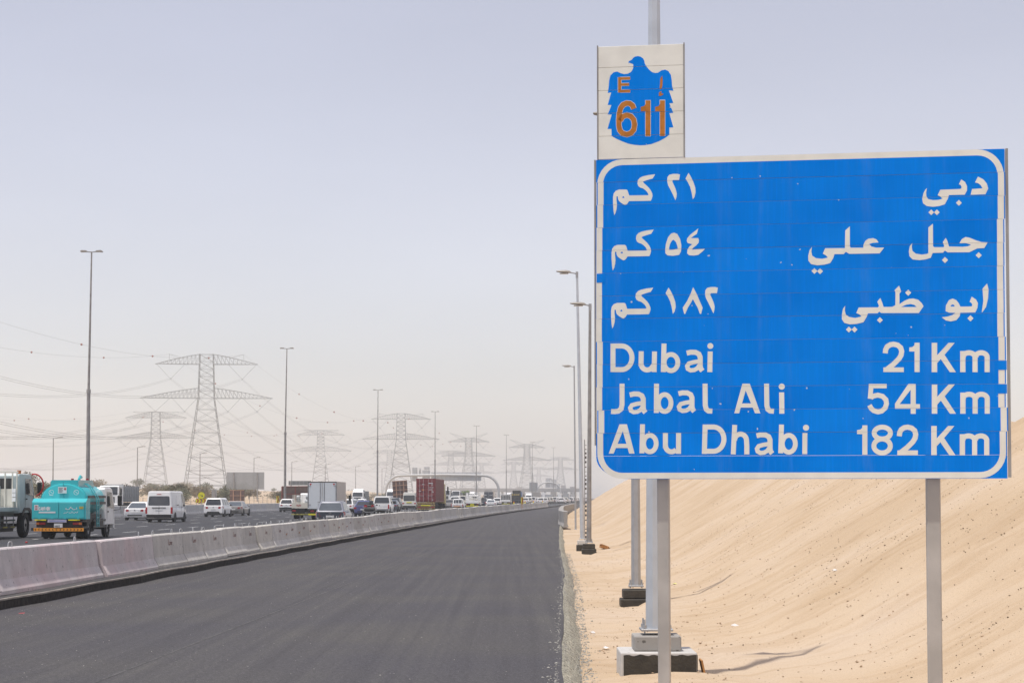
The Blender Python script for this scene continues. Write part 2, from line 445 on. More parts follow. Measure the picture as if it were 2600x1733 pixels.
def terrain():
    ys, y = [], -90.0
    while y < 5600:
        ys.append(y)
        d = max(.16, abs(y - 12) * .011) if y > 8 else 4.0
        y += min(d, 60)
    us = [-2600, -1500, -900, -600, -450, -350, -280, -230, -190, -160, -135, -115, -100, -88, -78, -70, -64, -58, -54, -51, -40, -2, .8]
    u2 = [-.3, 0, .15, .3, .5]
    x = .7
    while x < 14: u2.append(x); x += .17
    while x < 40: u2.append(x); x += 1.2
    u2 += [50, 70, 100, 150, 240, 400, 700, 1300, 2600]
    n = len(us) + len(u2); vs = []; fs = []
    for Y in ys:
        b = Xb(Y); e = ue(Y)
        for u in us: vs.append((b + u, Y, H(b + u, Y)))
        for v in u2: vs.append((b + e + v, Y, H(b + e + v, Y)))
    for i in range(len(ys) - 1):
        for k in range(n - 1):
            a = i * n + k; fs.append((a, a + 1, a + n + 1, a + n))
    me = bpy.data.meshes.new('desert_ground'); me.from_pydata(vs, [], fs); me.materials.append(sand); me.shade_smooth()
    o = bpy.data.objects.new('desert_ground', me); COL.objects.link(o); structure(o)
terrain()

def strip(name, u0, u1, z, m, Y0=-60, Y1=5200, thick=.4, kind=True, cols=1, nz=0.0, parent=None):
    vs, fs = [], []; Y = Y0; k = 0
    while Y <= Y1:
        a = u0(Y) if callable(u0) else u0; b = u1(Y) if callable(u1) else u1
        for c in range(cols + 1):
            u = a + (b - a) * c / cols
            vs.append((Xb(Y) + u, Y, z + (nz * fbm((Xb(Y) + u) * .2, Y * .1, 5) if nz else 0)))
        k += 1; Y += 2.0 if Y < 120 else (8 if Y < 600 else 80)
    w = cols + 1
    for i in range(k - 1):
        for c in range(cols):
            q = i * w + c; fs.append((q, q + 1, q + w + 1, q + w))
    # side faces
    n0 = len(vs)
    if thick:
        for i in range(k):
            for c in (0, cols):
                x, y, zz = vs[i * w + c]; vs.append((x, y, zz - thick))
        for i in range(k - 1):
            for s_, c in ((0, 0), (1, cols)):
                fs.append((i * w + c, (i + 1) * w + c, n0 + (i + 1) * 2 + s_, n0 + i * 2 + s_))
    me = bpy.data.meshes.new(name); me.from_pydata(vs, [], fs); me.materials.append(m)
    bm = bmesh.new(); bm.from_mesh(me); bmesh.ops.recalc_face_normals(bm, faces=bm.faces); bm.to_mesh(me); bm.free()
    o = bpy.data.objects.new(name, me); COL.objects.link(o)
    if parent: o.parent = parent
    if kind: structure(o)
    return o
def lip(Y): return .42 + .05 * math.sin(Y * .9) + .04 * fbm(Y * .8, 1.0)
highway = strip('highway', -50.5, -.26, 0.0, asphalt_old)
ledge = strip('asphalt_ledge', -.25, lambda Y: lip(Y) - .03, -.003, asphalt_new, Y1=420)
kerbdust = strip('ledge_edge', lambda Y: lip(Y) - .03, lambda Y: lip(Y) + .03, .004, mat('dusty_ledge_edge', (.42, .38, .33), .9, var=.2, scale=3), Y1=420, thick=.03)
face_ = strip('ledge_face', lambda Y: lip(Y) - .02, lambda Y: lip(Y) + .022, -.02, mat('shaded_asphalt_lip', (.016, .014, .012), .9, var=.3, scale=8, bump=1, bscale=18, tint=(.04, .035, .03)), Y1=420, thick=.3)  # near-black: dark asphalt lip with its shade painted into the colour
def edge_r(Y): return ue(Y) + .05 * sm(40, 18, Y) + .05 * fbm(Y * .7, 2.2)
newroad = strip('new_asphalt_lane', lambda Y: lip(Y) - .1, edge_r, -.18, asphalt_new, Y1=900, thick=.12)
gravel = strip('gravel_shoulder', lambda Y: edge_r(Y) - .06, lambda Y: edge_r(Y) + .26 + .05 * fbm(Y * 1.3, 8), -.184, gravelm, Y1=300, thick=0, cols=4)
for v in gravel.data.vertices:                  # the shoulder falls away to the sand
    q = v.index % 5
    v.co.z -= (0, .02, .07, .15, .25)[q] + (.03 * fbm(v.co.x * 3, v.co.y * 3) if q else 0)

# painted lane dashes
paint = mat('road_paint', (.68, .68, .66), .6, var=.15, scale=2)
def dashes(u, Y0, Y1, pitch, length, phase=0, w=.15):
    m = MB(); Y = Y0 + phase
    while Y < Y1:
        p = [(Xb(Y) + u - w / 2, Y, .004), (Xb(Y) + u + w / 2, Y, .004), (Xb(Y + length) + u + w / 2, Y + length, .004), (Xb(Y + length) + u - w / 2, Y + length, .004)]
        m.quad(*p); Y += pitch
    return m
for j, u in enumerate((-5.3, -9.0, -12.7, -16.5, -20.6, -24.4, -28.1)):
    o = dashes(u, 66, 520, 8.0, 2.9, phase=(j * 2.9 + 1.5) % 8).build('lane_marking', paint, highway); o['kind'] = 'stuff'
for u in (-2.0, -31.6):
    o = strip('edge_line', u - .08, u + .08, .004, paint, Y1=900, thick=0, kind=False, parent=highway)
ol = strip('edge_line', -36.2, -36.05, .004, paint, Y1=900, thick=0, kind=False, parent=highway)

# loose stones
def pebbles(name, pts, m, lo, hi, seed=1):
    rnd = random.Random(seed); mb = MB()
    for (x, y, z) in pts:
        r = lo + (hi - lo) * rnd.random() ** 2.5
        a = rnd.random() * 6.28; sx = r * (1 + rnd.random() * .6); sz = r * (.45 + .4 * rnd.random())
        c, s_ = math.cos(a), math.sin(a)
        vs = [(sx, 0, 0), (0, r, 0), (-sx, 0, 0), (0, -r * .8, 0), (r * .2, r * .1, sz), (0, 0, -sz)]
        mb.add([(x + p[0] * c - p[1] * s_, y + p[0] * s_ + p[1] * c, z + p[2] + sz * .3) for p in vs],
               [(0, 1, 4), (1, 2, 4), (2, 3, 4), (3, 0, 4), (1, 0, 5), (2, 1, 5), (3, 2, 5), (0, 3, 5)])
    return stuff(mb.build(name, m))
dark_stone = mat('dark_stone', (.27, .205, .135), .9, var=.3, scale=30)
pale_stone = mat('pale_stone', (.42, .41, .37), .9, var=.3, scale=30)
rnd = random.Random(3)
pts = []
for i in range(9000):
    Y = 15 + 60 * rnd.random() ** 2.2; v = rnd.uniform(-.05, .42) + .08 * rnd.gauss(0, 1) * (rnd.random() < .3)
    x = Xb(Y) + ue(Y) + v
    z = -.18 - .24 * sm(-.05, .32, v)
    if v > .38: z = H(x, Y)
    pts.append((x, Y, z))
pebbles('gravel', pts, pale_stone, .006, .020, 4)
pts = []
for i in range(170):                             # runnels of stones down the embankment
    Y = rnd.uniform(18, 62) if i % 3 else rnd.uniform(18, 34); t0 = rnd.uniform(3.4, 7.8); ln = rnd.uniform(.6, 3.2)
    n = int(ln * rnd.uniform(5, 16)); lean = rnd.uniform(-.25, .25)
    for k in range(n):
        t = t0 + ln * rnd.random(); yy = Y + lean * (t - t0) + rnd.gauss(0, .04)
        x = Xb(yy) + ue(yy) + t; pts.append((x, yy, H(x, yy)))
for i in range(7500):
    Y = 15 + 60 * rnd.random() ** 1.7; t = rnd.uniform(.5, 9)
    x = Xb(Y) + ue(Y) + t
    if fbm(x * .6, Y * .35, 30) < .12 and rnd.random() < .88: continue
    pts.append((x, Y, H(x, Y)))
pebbles('scattered_stones', pts, dark_stone, .004, .016, 5)
pts = []
for i in range(2600):
    Y = 16 + 60 * rnd.random() ** 1.5; u = rnd.uniform(.5, 10.2)
    if rnd.random() < .5: u = .5 + rnd.random() ** 2 * 2
    pts.append((Xb(Y) + u, Y, -.18))
pebbles('road_grit', pts, pale_stone, .003, .010, 6)

clod = mat('sand_clod', (.53, .39, .26), .95, var=.25, scale=20)
pts = []
for i in range(4500):
    Y = 15 + 50 * rnd.random() ** 1.6; t = rnd.uniform(.4, 5.0)
    x = Xb(Y) + ue(Y) + t
    if fbm(x * 1.1, Y * .5, 60) < .0 and rnd.random() < .8: continue
    pts.append((x, Y, H(x, Y)))
pebbles('sand_clods', pts, clod, .005, .022, 9)
for u in (5.35,):
    strip('paving_joint', u - .014, u + .014, -.177, mat('paving_joint_line', (.12, .117, .113), .8, var=.3, scale=6), Y0=14, Y1=420, thick=0, kind=False, parent=newroad)
# ---------------------------------------------------------------- concrete barriers
def barrier_mesh(L, h, name, m, wb=.30, wt=.09):
    g = .022
    prof = [(-wb, 0), (-wb, .07), (-wb * .62, .27), (-wt - .03, h - .03), (-wt, h), (wt, h), (wt + .03, h - .03), (wb * .62, .27), (wb, .07), (wb, 0)]
    mb = MB(); rings = []; Le = L / 2 - g - .02
    for y, k in ((-Le, .035), (-Le + .06, 0), (-Le * .4, 0), (0, 0), (Le * .4, 0), (Le - .06, 0), (Le, .035)):
        rings.append([(math.copysign(max(.03, abs(x) - k), x), y, z - (k * .6 if z > .3 else 0)) for x, z in prof])
    mb.rings(rings)
    return mb.mesh(name, m)
def joint_mesh(h, wb=.30, wt=.09):
    prof = [(-wb, 0), (-wb, .07), (-wb * .62, .27), (-wt - .03, h - .06), (wt + .03, h - .06), (wb * .62, .27), (wb, .07), (wb, 0)]
    s_ = [(math.copysign(abs(x) - .03, x), z) for x, z in prof]
    return MB().prism_y(s_, -.058, .058).mesh('joint_gap', mat('dirty_joint', (.11, .10, .09), .95, var=.3, scale=9))
JM = {}
def loop_mesh():
    mb = MB(); pts = [(0, -.055, -.03)] + [(0, -.055 * math.cos(a), .06 + .05 * math.sin(a)) for a in [i * math.pi / 8 for i in range(9)]] + [(0, .055, -.03)]
    mb.tube(pts, .012, 6)
    return mb.mesh('lifting_loop', steel, smooth=True)
LOOP = loop_mesh()
PIN = MB().tube([(0, 0, -.03), (0.01, 0, .12)], .012, 6).mesh('rebar_pin', steel)
HOOK = MB().tube([(0, -.13, 0), (0, -.07, -.045), (0, 0, -.06), (0, .07, -.045), (0, .13, 0)], .011, 5).mesh('wire_tie', rust)
PRINT = mat('red_stencil_paint', (.36, .12, .09), .8, var=.3, scale=30)
BM = {}
joints = [34.75, 43.05, 48.3, 51.9, 54.6, 57.7, 61.2, 64.1]
Y = 64.1
rb = random.Random(12)
while Y < 372: Y += 3.05; joints.append(Y)
joints = [22.7, 28.7] + joints
WC = {}; ORD = 'first second third fourth fifth sixth seventh eighth ninth tenth eleventh twelfth'.split()
nb = 0
for a, b in zip(joints, joints[1:]):
    L = b - a; Yc = (a + b) / 2
    h = .85 if Yc < 92 else (.85 + .05 * ((nb // 7) % 2))
    pinkish = Yc < 49
    key = (round(L, 2), h, pinkish)
    if key not in BM: BM[key] = barrier_mesh(L, h, 'barrier_block', concrete_pink if pinkish else concrete)
    far_ = Yc > 130
    kink = rb.uniform(-.06, .06)
    o = bpy.data.objects.new('concrete_barrier', BM[key]); COL.objects.link(o)
    o.location = (Xb(Yc) - .30 + rb.uniform(-.035, .035), Yc, rb.uniform(-.022, .012)); o.rotation_euler = (rb.uniform(-.004, .004), rb.uniform(-.012, .012), head(Yc) + kink * .35)
    if Yc < 49:
        lab = {0: 'long pinkish concrete barrier block below the left edge of the photo', 1: 'concrete barrier block at the lower left, before the first joint', 2: 'pink stained long concrete barrier block in front of the teal tanker', 3: 'pinkish grey concrete barrier block just right of the first joint'}[nb]
        tag(o, lab, 'barrier')
    elif Yc < 66:
        lab = ['first grey block with a red stencil, right of the pinkish barrier blocks', 'short grey barrier block, second one with a red stencil', 'grey barrier block, third with a red stencil and two loops', 'grey barrier block, fourth in the stencilled run', 'grey barrier block below the chevron road sign', 'plain grey barrier block in front of the white people carrier'][min(5, nb - 4)]
        tag(o, lab, 'barrier')
    elif Yc < 130:
        px_ = 1300 + FPX * Xb(Yc) / Yc
        where = 'in front of the people carrier and silver saloon' if px_ < 700 else 'in front of the cage lorry' if px_ < 790 else 'in front of the grey crossover' if px_ < 885 else 'in front of the quad bike' if px_ < 950 else 'in front of the white pickup'
        WC[where] = WC.get(where, 0) + 1
        tag(o, '%s grey barrier block from the left %s' % (ORD[WC[where] - 1], where), 'barrier')
    else:
        tag(o, 'grey concrete barrier block in the long row beside the new asphalt', 'barrier', 'concrete barrier blocks between highway and new asphalt')
    if Yc < 260:
        if h not in JM: JM[h] = joint_mesh(h)
        put('joint_gap', JM[h], o, (0, L / 2, 0))
    if Yc < 130:
        for s_ in (-.3, .3):
            if rb.random() < .8: put('lifting_loop', LOOP, o, (rb.uniform(-.03, .03), s_ * L, h - .004), (0, rb.uniform(-.2, .2), rb.uniform(-.5, .5)))
        if rb.random() < .45: put('rebar_pin', PIN, o, (0, rb.uniform(-.4, .4) * L, h - .004))
        if Yc > 64 and rb.random() < .4: put('wire_tie', HOOK, o, (.215, L / 2, .48), (0, R(12), 0))
    if 49 < Yc < 112:
        mb = MB()                                # stencil: a tall stroke and a few short letters
        hh = .11
        xx = lambda z: .1215 + (.186 - .1215) * (h - .03 - z) / (h - .30) + .004
        def st(y0, y1, z0, z1): mb.quad((xx(z0), y0, z0), (xx(z0), y1, z0), (xx(z1), y1, z1), (xx(z1), y0, z1))
        z0 = h - .30
        st(.0, .035, z0, z0 + .16); st(.0, .09, z0, z0 + .03)
        for q in range(4): st(.14 + q * .08, .17 + q * .08, z0, z0 + .08); st(.14 + q * .08, .20 + q * .08, z0 + .06, z0 + .08)
        mb.build('stencil_mark', PRINT, o)['kind'] = 'stuff'
    nb += 1

farb = barrier_mesh(3.4, 1.0, 'barrier_block', concrete_pale, wb=.33, wt=.10)
Y = 138.0; k = 0
labs_far = 'pale concrete barrier block in the median row across the highway'
while Y < 640:
    o = bpy.data.objects.new('median_barrier', farb); COL.objects.link(o)
    o.location = (Xb(Y) + MED, Y, 0); o.rotation_euler = (0, 0, head(Y) + rb.uniform(-.006, .006))
    px_ = 1300 + FPX * (Xb(Y) + MED) / Y
    where = 'just left of the teal tanker' if px_ < 92 else 'between the white panel van and the people carrier' if 480 < px_ < 518 else 'right of the silver saloon' if 630 < px_ < 705 else None
    if where:
        WC[where] = WC.get(where, 0) + 1
        tag(o, '%s pale median block from the left %s' % (ORD[min(11, WC[where] - 1)], where), 'barrier')
    else: tag(o, labs_far, 'barrier', 'concrete barrier blocks along the median')
    Y += 3.42
rightb = barrier_mesh(3.0, 1.1, 'barrier_block', concrete_grey, wb=.20, wt=.14)
Y = 132.0; k = 0
while Y < 300:
    o = bpy.data.objects.new('shoulder_barrier', rightb); COL.objects.link(o)
    o.location = (Xb(Y) + ue(Y) + .35 - .25 * sm(132, 140, Y), Y, -.25); o.rotation_euler = (0, 0, head(Y) + (.05 if Y < 220 else 0) + rb.uniform(-.01, .01))
    tag(o, 'upright pale concrete barrier block at the near end of the right hand row' if k == 0 else 'pale concrete barrier block right of the new asphalt, by the sand', 'barrier', None if k == 0 else 'concrete barrier blocks beside the sand embankment')
    Y += 3.03; k += 1
# ---------------------------------------------------------------- the big road sign
SL = Vector((.7525, 16.8, 0)); SR = Vector((4.262, 16.25, 0))
SW = (SR - SL).length; SYAW = math.atan2(SR.y - SL.y, SR.x - SL.x)
SZ0, NP, PH = 1.962, 14, .2036
sx_ = Vector((math.cos(SYAW), math.sin(SYAW), 0)); sn_ = Vector((math.sin(SYAW), -math.cos(SYAW), 0))
def suv(px, py):                                 # photo pixel -> (along, height) on the sign's face
    d = ray(px, py); o = Vector((0, 0, EYE))
    k = (SL - o).dot(sn_) / d.dot(sn_); p = o + d * k
    return ((p - SL).dot(sx_), p.z)
sign = thing('road_sign', (SL.x, SL.y, 0), SYAW, 'big blue and white bilingual distance sign on two square posts', 'road sign')
dxs = [0, 0, .006, 0, -.004, -.004, -.005, -.014, -.010, -.018, -.012, -.018, -.002, .004]   # planks slipped sideways, top to bottom is reversed below
slip = {13: 0, 12: .004, 11: 0, 10: -.008, 9: -.010, 8: -.012, 7: -.012, 6: -.014, 5: -.006, 4: -.008, 3: -.012, 2: .006, 1: -.004, 0: -.004}
SH = NP * PH; rc = .17; fr = .052                # corner radius and width of the white border
def plank_mesh(w, h, cut=False, m=blue):
    mb = MB(); g = .0011; d = .03
    if not cut:
        mb.box(0, w, 0, .0028, g, h - g)
    else:
        pts = [(.30, g), (w, g), (w, h - g), (0, h - g), (0, h * .95)] + [(.30 - .30 * math.cos(a), .24 * (1 - math.sin(a)) * .8) for a in [i * math.pi / 16 for i in range(1, 8)]]
        mb.prism_y(pts, 0, .0028)
    return mb.mesh('plank', m)
PL = plank_mesh(SW, PH); PLC = plank_mesh(SW, PH, True)
for k in range(NP):
    o = put('plank', PLC if k == 0 else PL, sign, (slip[k], .0 + .0006 * math.sin(k * 2.3), SZ0 + k * PH))
edge = MB().box(-.018, -.006, -.004, .06, SZ0 + .3, SZ0 + SH).build('edge_strip', steel_warm, sign)
edge = MB().box(SW + .008, SW + .028, -.012, .06, SZ0 + .01, SZ0 + SH).build('edge_strip', steel_warm, sign)
MB().box(.02, SW - .02, .004, .028, SZ0 + .30, SZ0 + SH - .02).build('backing_sheet', mat('pale_aluminium', (.62, .64, .66), .5, .1, var=.03), sign)
mb = MB()
for z in (SZ0 + .35, SZ0 + 1.1, SZ0 + 1.9, SZ0 + 2.6): mb.box(.1, SW - .1, .034, .075, z, z + .05)
mb.build('back_rail', steel, sign)

def arc(cx, cy_, rx, ry, a0, a1, n=18):
    return [(cx + rx * math.cos(R(a0 + (a1 - a0) * i / n)), cy_ - ry * math.sin(R(a0 + (a1 - a0) * i / n))) for i in range(n + 1)]
def poly_faces(loops):
    vs = [p for l in loops for p in l]
    tris = tessellate_polygon([[Vector((a, b, 0)) for a, b in l] for l in loops])
    return vs, [tuple(t) for t in tris]
def stroke_faces(pts, w, closed=False):
    m = len(pts); L, Rr = [], []
    for i, p in enumerate(pts):
        if closed: a = pts[(i - 1) % m]; b = pts[(i + 1) % m]
        else: a = pts[max(i - 1, 0)]; b = pts[min(i + 1, m - 1)]
        if closed or 0 < i < m - 1:
            d1 = Vector((p[0] - a[0], p[1] - a[1])).normalized(); d2 = Vector((b[0] - p[0], b[1] - p[1])).normalized()
            d = (d1 + d2).normalized(); k = 1 / max(.45, d.dot(d1))
        else: d = Vector((b[0] - a[0], b[1] - a[1])).normalized(); k = 1
        nx, ny = -d.y * w / 2 * k, d.x * w / 2 * k
        L.append((p[0] + nx, p[1] + ny)); Rr.append((p[0] - nx, p[1] - ny))
    fs = [(i, i + 1, m + i + 1, m + i) for i in range(m - 1)]
    if closed: fs.append((m - 1, 0, m, 2 * m - 1))
    return L + Rr, fs
def glyph(name, shapes, m, parent, to_uv, slices=None, depth=-.0007, step=.00012):
    """shapes: ('p', outline, holes...) or ('s', points, width[, closed]) in picture coordinates mapped by to_uv"""
    bm = bmesh.new(); y = depth
    for s in shapes:
        if s[0] == 'p': vs, fs = poly_faces([s[1]] + list(s[2:]))
        else: vs, fs = stroke_faces(s[1], s[2], len(s) > 3 and s[3])
        bv = [bm.verts.new((uv[0], y, uv[1])) for uv in (to_uv(*p) for p in vs)]
        for f in fs:
            try: bm.faces.new([bv[i] for i in f])
            except ValueError: pass
        y -= step
    if slices:
        out = bmesh.new()
        zs = [v.co.z for v in bm.verts]; z0, z1 = min(zs), max(zs)
        for (a, b, dx) in slices:
            if b <= z0 or a >= z1: continue
            c = bm.copy()
            bmesh.ops.bisect_plane(c, geom=c.verts[:] + c.edges[:] + c.faces[:], plane_co=(0, 0, a), plane_no=(0, 0, -1), clear_outer=True)
            bmesh.ops.bisect_plane(c, geom=c.verts[:] + c.edges[:] + c.faces[:], plane_co=(0, 0, b), plane_no=(0, 0, 1), clear_outer=True)
            for v in c.verts: v.co.x += dx
            t = bpy.data.meshes.new('t'); c.to_mesh(t); c.free(); out.from_mesh(t); bpy.data.meshes.remove(t)
        bm.free(); bm = out
    for f in bm.faces:
        f.normal_update()
        if f.normal.y > 0: f.normal_flip()
    me = bpy.data.meshes.new(name); bm.to_mesh(me); bm.free(); me.materials.append(m)
    return put(name, me, parent)
SLICES = [(SZ0 + k * PH + .0010, SZ0 + (k + 1) * PH - .0010, slip[k]) for k in range(NP)]
SLICE0 = [(a, b, 0) for a, b, c in SLICES]
# white border with rounded corners, missing over two short stretches on each side
def rr(x0, x1, z0, z1, r, n=8):
    p = []
    for cx, cz, a in ((x1 - r, z1 - r, 0), (x0 + r, z1 - r, 90), (x0 + r, z0 + r, 180), (x1 - r, z0 + r, 270)):
        p += [(cx + r * math.cos(R(a + 90 * i / n)), cz + r * math.sin(R(a + 90 * i / n))) for i in range(n + 1)]
    return p
ident = lambda a, b: (a, b)
b0, b1, z0_, z1_ = .010, SW - .010, SZ0 + .004, SZ0 + SH - .001
outer = rr(b0, b1, z0_, z1_, rc + fr); inner = rr(b0 + fr, b1 - fr, z0_ + fr, z1_ - fr, rc)
brd = glyph('border', [('p', outer, inner)], signwhite, sign, ident, SLICES)
for a_, b_, k_ in ((.003, .075, 8), (SW - .075, SW - .001, 4), (SW - .075, SW - .001, 3)):
    MB().box(a_, b_, -.0024, -.0016, SZ0 + k_ * PH + .12, SZ0 + (k_ + 1) * PH - .003).build('bare_patch', blue, sign)

Z4 = lambda x, y: suv(1490 + x / 3.2, 360 + y / 3.2)
Z5 = lambda x, y: suv(2000 + x / 3.2, 360 + y / 3.2)
Z6 = lambda x, y: suv(1490 + x / 3.734, 820 + y / 3.734)
Z7 = lambda x, y: suv(2050 + x / 3.733, 820 + y / 3.733)
def sh(f, dx, dy): return lambda x, y: f(x + dx, y + dy)
def letter(shapes, f): return glyph('letter', shapes, signwhite, sign, f, SLICE0)
KM = ('p', [(556, 264), (535, 298), (500, 308), (470, 318), (456, 326), (464, 337), (482, 352), (503, 372), (520, 395), (532, 422), (534, 440), (528, 462), (520, 479), (440, 481), (343, 482), (330, 502), (318, 512), (306, 513), (280, 497), (262, 482), (254, 465), (252, 444), (241, 444), (241, 470), (245, 510), (242, 545), (234, 575), (223, 597), (217, 560), (213, 500), (213, 450), (218, 420), (235, 398), (262, 388), (322, 388), (330, 394), (344, 436), (495, 434), (501, 431), (492, 410), (475, 392), (455, 378), (436, 373), (420, 362), (411, 340), (415, 312), (432, 292), (455, 281), (500, 271)],
      [(284, 452), (300, 441), (306, 455), (296, 458)])
letter([KM], Z4); letter([KM], sh(Z4, -12, 449)); letter([KM], sh(Z4, -16, 920))
TWO = ('p', [(757, 266), (735, 261), (700, 261), (670, 268), (655, 288), (653, 320), (660, 352), (680, 390), (702, 435), (720, 476), (728, 450), (731, 420), (722, 385), (706, 348), (694, 322), (700, 311), (749, 311)])
ONE = ('p', [(826, 253), (802, 299), (822, 330), (840, 368), (852, 415), (861, 467), (875, 448), (884, 410), (881, 372), (864, 322), (843, 280)])
letter([TWO], Z4); letter([ONE], Z4)
letter([TWO], sh(Z4, 308, 918)); letter([ONE], sh(Z4, -162, 930))
letter([('p', [(709, 738), (735, 748), (758, 790), (768, 840), (765, 890), (750, 918), (700, 926), (655, 922), (638, 905), (637, 880), (642, 830), (660, 775), (685, 745)],
         [(705, 795), (725, 815), (737, 850), (739, 868), (705, 876), (670, 878), (668, 860), (678, 825), (692, 802)])], Z4)
letter([('p', [(906, 704), (875, 728), (840, 755), (815, 785), (812, 805), (820, 822), (858, 832), (835, 848), (818, 875), (815, 905), (830, 921), (870, 924), (905, 918), (935, 895), (960, 870), (905, 872), (855, 876), (862, 862), (890, 840), (908, 820), (911, 800), (905, 782), (845, 782), (870, 763), (893, 748)])], Z4)
letter([('p', [(864, 1180), (845, 1230), (815, 1292), (779, 1347), (791, 1397), (799, 1397), (822, 1345), (845, 1308), (862, 1277), (880, 1310), (900, 1345), (919, 1397), (928, 1397), (941, 1346), (920, 1300), (895, 1240)])], Z4)
def dia(x, y, r=24): return ('p', [(x, y - r), (x + r, y), (x, y + r), (x - r, y)])
letter([('p', [(1546, 283), (1590, 305), (1618, 340), (1629, 380), (1606, 427), (1486, 431), (1498, 384), (1570, 379), (1583, 378), (1568, 352), (1546, 336), (1522, 330)])], Z5)
letter([('p', [(1410, 306), (1440, 325), (1457, 360), (1457, 395), (1438, 430), (1310, 433), (1300, 465), (1276, 508), (1230, 522), (1180, 528), (1130, 522), (1100, 500), (1093, 465), (1102, 420), (1117, 390), (1132, 375), (1125, 410), (1126, 440), (1140, 465), (1180, 474), (1225, 472), (1257, 462), (1240, 445), (1218, 434), (1240, 390), (1395, 384), (1410, 380), (1413, 365), (1404, 350), (1390, 346)]), dia(1391, 496), dia(1166, 573, 23), dia(1212, 573, 23)], Z5)
letter([('p', [(1625, 817), (1597, 863), (1540, 866), (1510, 880), (1475, 897), (1300, 898), (1277, 883), (1262, 900), (1178, 903), (1162, 942), (1120, 955), (1070, 961), (1015, 955), (990, 930), (984, 890), (992, 848), (1012, 822), (1008, 850), (1013, 885), (1040, 908), (1090, 916), (1132, 910), (1143, 903), (1143, 695), (1180, 665), (1181, 846), (1190, 856), (1266, 856), (1272, 845), (1260, 815), (1285, 780), (1300, 812), (1310, 850), (1420, 853), (1465, 848), (1490, 835), (1450, 824), (1395, 825), (1415, 790), (1445, 773), (1475, 778), (1530, 800), (1575, 814)]), dia(1552, 921, 25), dia(1278, 960, 25)], Z5)
letter([('p', [(784, 859), (747, 906), (500, 910), (472, 893), (455, 912), (380, 912), (370, 945), (345, 985), (300, 997), (240, 1003), (190, 993), (168, 965), (167, 925), (178, 880), (197, 853), (192, 890), (199, 925), (230, 945), (280, 950), (327, 940), (310, 922), (285, 908), (305, 864), (465, 863), (468, 720), (505, 686), (505, 850), (513, 860), (615, 860), (614, 840), (630, 805), (655, 787), (695, 782), (722, 793), (738, 818), (695, 820), (662, 830), (680, 850), (720, 860)]), dia(217, 1049), dia(263, 1051)], Z5)
letter([('p', [(1620, 1150), (1632, 1200), (1628, 1270), (1612, 1340), (1580, 1385), (1577, 1380), (1590, 1290), (1583, 1192)])], Z5)
letter([('p', [(1495, 1257), (1530, 1280), (1546, 1310), (1541, 1350), (1524, 1385), (1402, 1388), (1398, 1415), (1370, 1448), (1325, 1458), (1285, 1450), (1252, 1425), (1300, 1418), (1340, 1405), (1362, 1389), (1310, 1387), (1283, 1375), (1285, 1330), (1310, 1285), (1340, 1272), (1370, 1285), (1390, 1310), (1403, 1338), (1478, 1337), (1497, 1335), (1500, 1320), (1490, 1305), (1478, 1300)],
         [(1322, 1337), (1328, 1325), (1343, 1319), (1353, 1327), (1357, 1337)]), dia(1485, 1433, 25)], Z5)
letter([('p', [(905, 1168), (922, 1215), (908, 1232), (908, 1318), (950, 1290), (985, 1275), (1020, 1272), (1060, 1282), (1090, 1310), (1104, 1335), (1065, 1390), (760, 1390), (744, 1377), (730, 1392), (652, 1393), (640, 1425), (615, 1465), (560, 1478), (505, 1482), (460, 1470), (440, 1440), (441, 1400), (450, 1355), (467, 1330), (464, 1370), (472, 1403), (500, 1422), (550, 1430), (600, 1418), (585, 1402), (557, 1390), (577, 1345), (735, 1344), (742, 1330), (728, 1298), (752, 1268), (766, 1300), (779, 1341), (850, 1340), (875, 1325), (876, 1222), (868, 1205)],
         [(922, 1341), (960, 1323), (1000, 1317), (1030, 1325), (1048, 1341)]), dia(979, 1225, 25), dia(749, 1447), dia(497, 1524), dia(543, 1524)], Z5)

W = 47
def aL(dx=0, dy=0): return [('s', [(x + dx, y + dy) for x, y in [(947, 284), (985, 275), (1030, 276), (1062, 292), (1075, 322), (1075, 405), (1080, 432), (1096, 452)]], W),
                            ('s', [(x + dx, y + dy) for x, y in [(1062, 362), (1010, 370), (968, 382), (951, 407), (958, 433), (985, 447), (1020, 443), (1052, 425), (1066, 400)]], 40)]
def bowl(cx, cy_, rx=65, ry=77): return ('s', arc(cx, cy_, rx, ry, 0, 360, 30)[:-1], 45, True)
letter([('s', [(248, 193), (248, 463)], W), ('s', [(262, 216), (330, 216)] + arc(330, 328, 98, 112, 90, -90, 20)[1:-1] + [(330, 440), (262, 440)], W)], Z6)
letter([('s', [(516, 266), (514, 385)] + arc(572, 385, 57, 58, 180, 320, 12) + [(632, 400)], W), ('s', [(642, 268), (638, 463)], W)], Z6)
letter([('s', [(732, 193), (725, 463)], W), bowl(798, 373)], Z6)
letter(aL(), Z6)
letter([('s', [(1170, 268), (1166, 463)], W), ('p', arc(1171, 216, 28, 28, 0, 340, 16))], Z6)
letter([('s', [(334, 573), (334, 770), (325, 812), (298, 833), (262, 838), (230, 836)], W)], Z6)
letter(aL(-540, 395), Z6)
letter([('s', [(661, 573), (659, 850)], W), bowl(738, 756, 60, 80)], Z6)
letter(aL(-78, 384), Z6)
letter([('s', [(1121, 573), (1123, 780), (1132, 815), (1152, 831), (1190, 833)], W)], Z6)
def A(x0, top, xa, x1, dy): return [('p', [(xa - 30, top), (xa + 30, top), (xa + 2, top + 62), (x0 + 46, dy), (x0, dy)]), ('p', [(xa - 2, top + 0), (xa + 40, top), (x1, dy), (x1 - 50, dy), (xa, top + 62)]), ('s', [(x0 + 50, dy - 73), (x1 - 55, dy - 73)], 40)]
letter(A(1398, 573, 1505, 1645, 853), Z6)
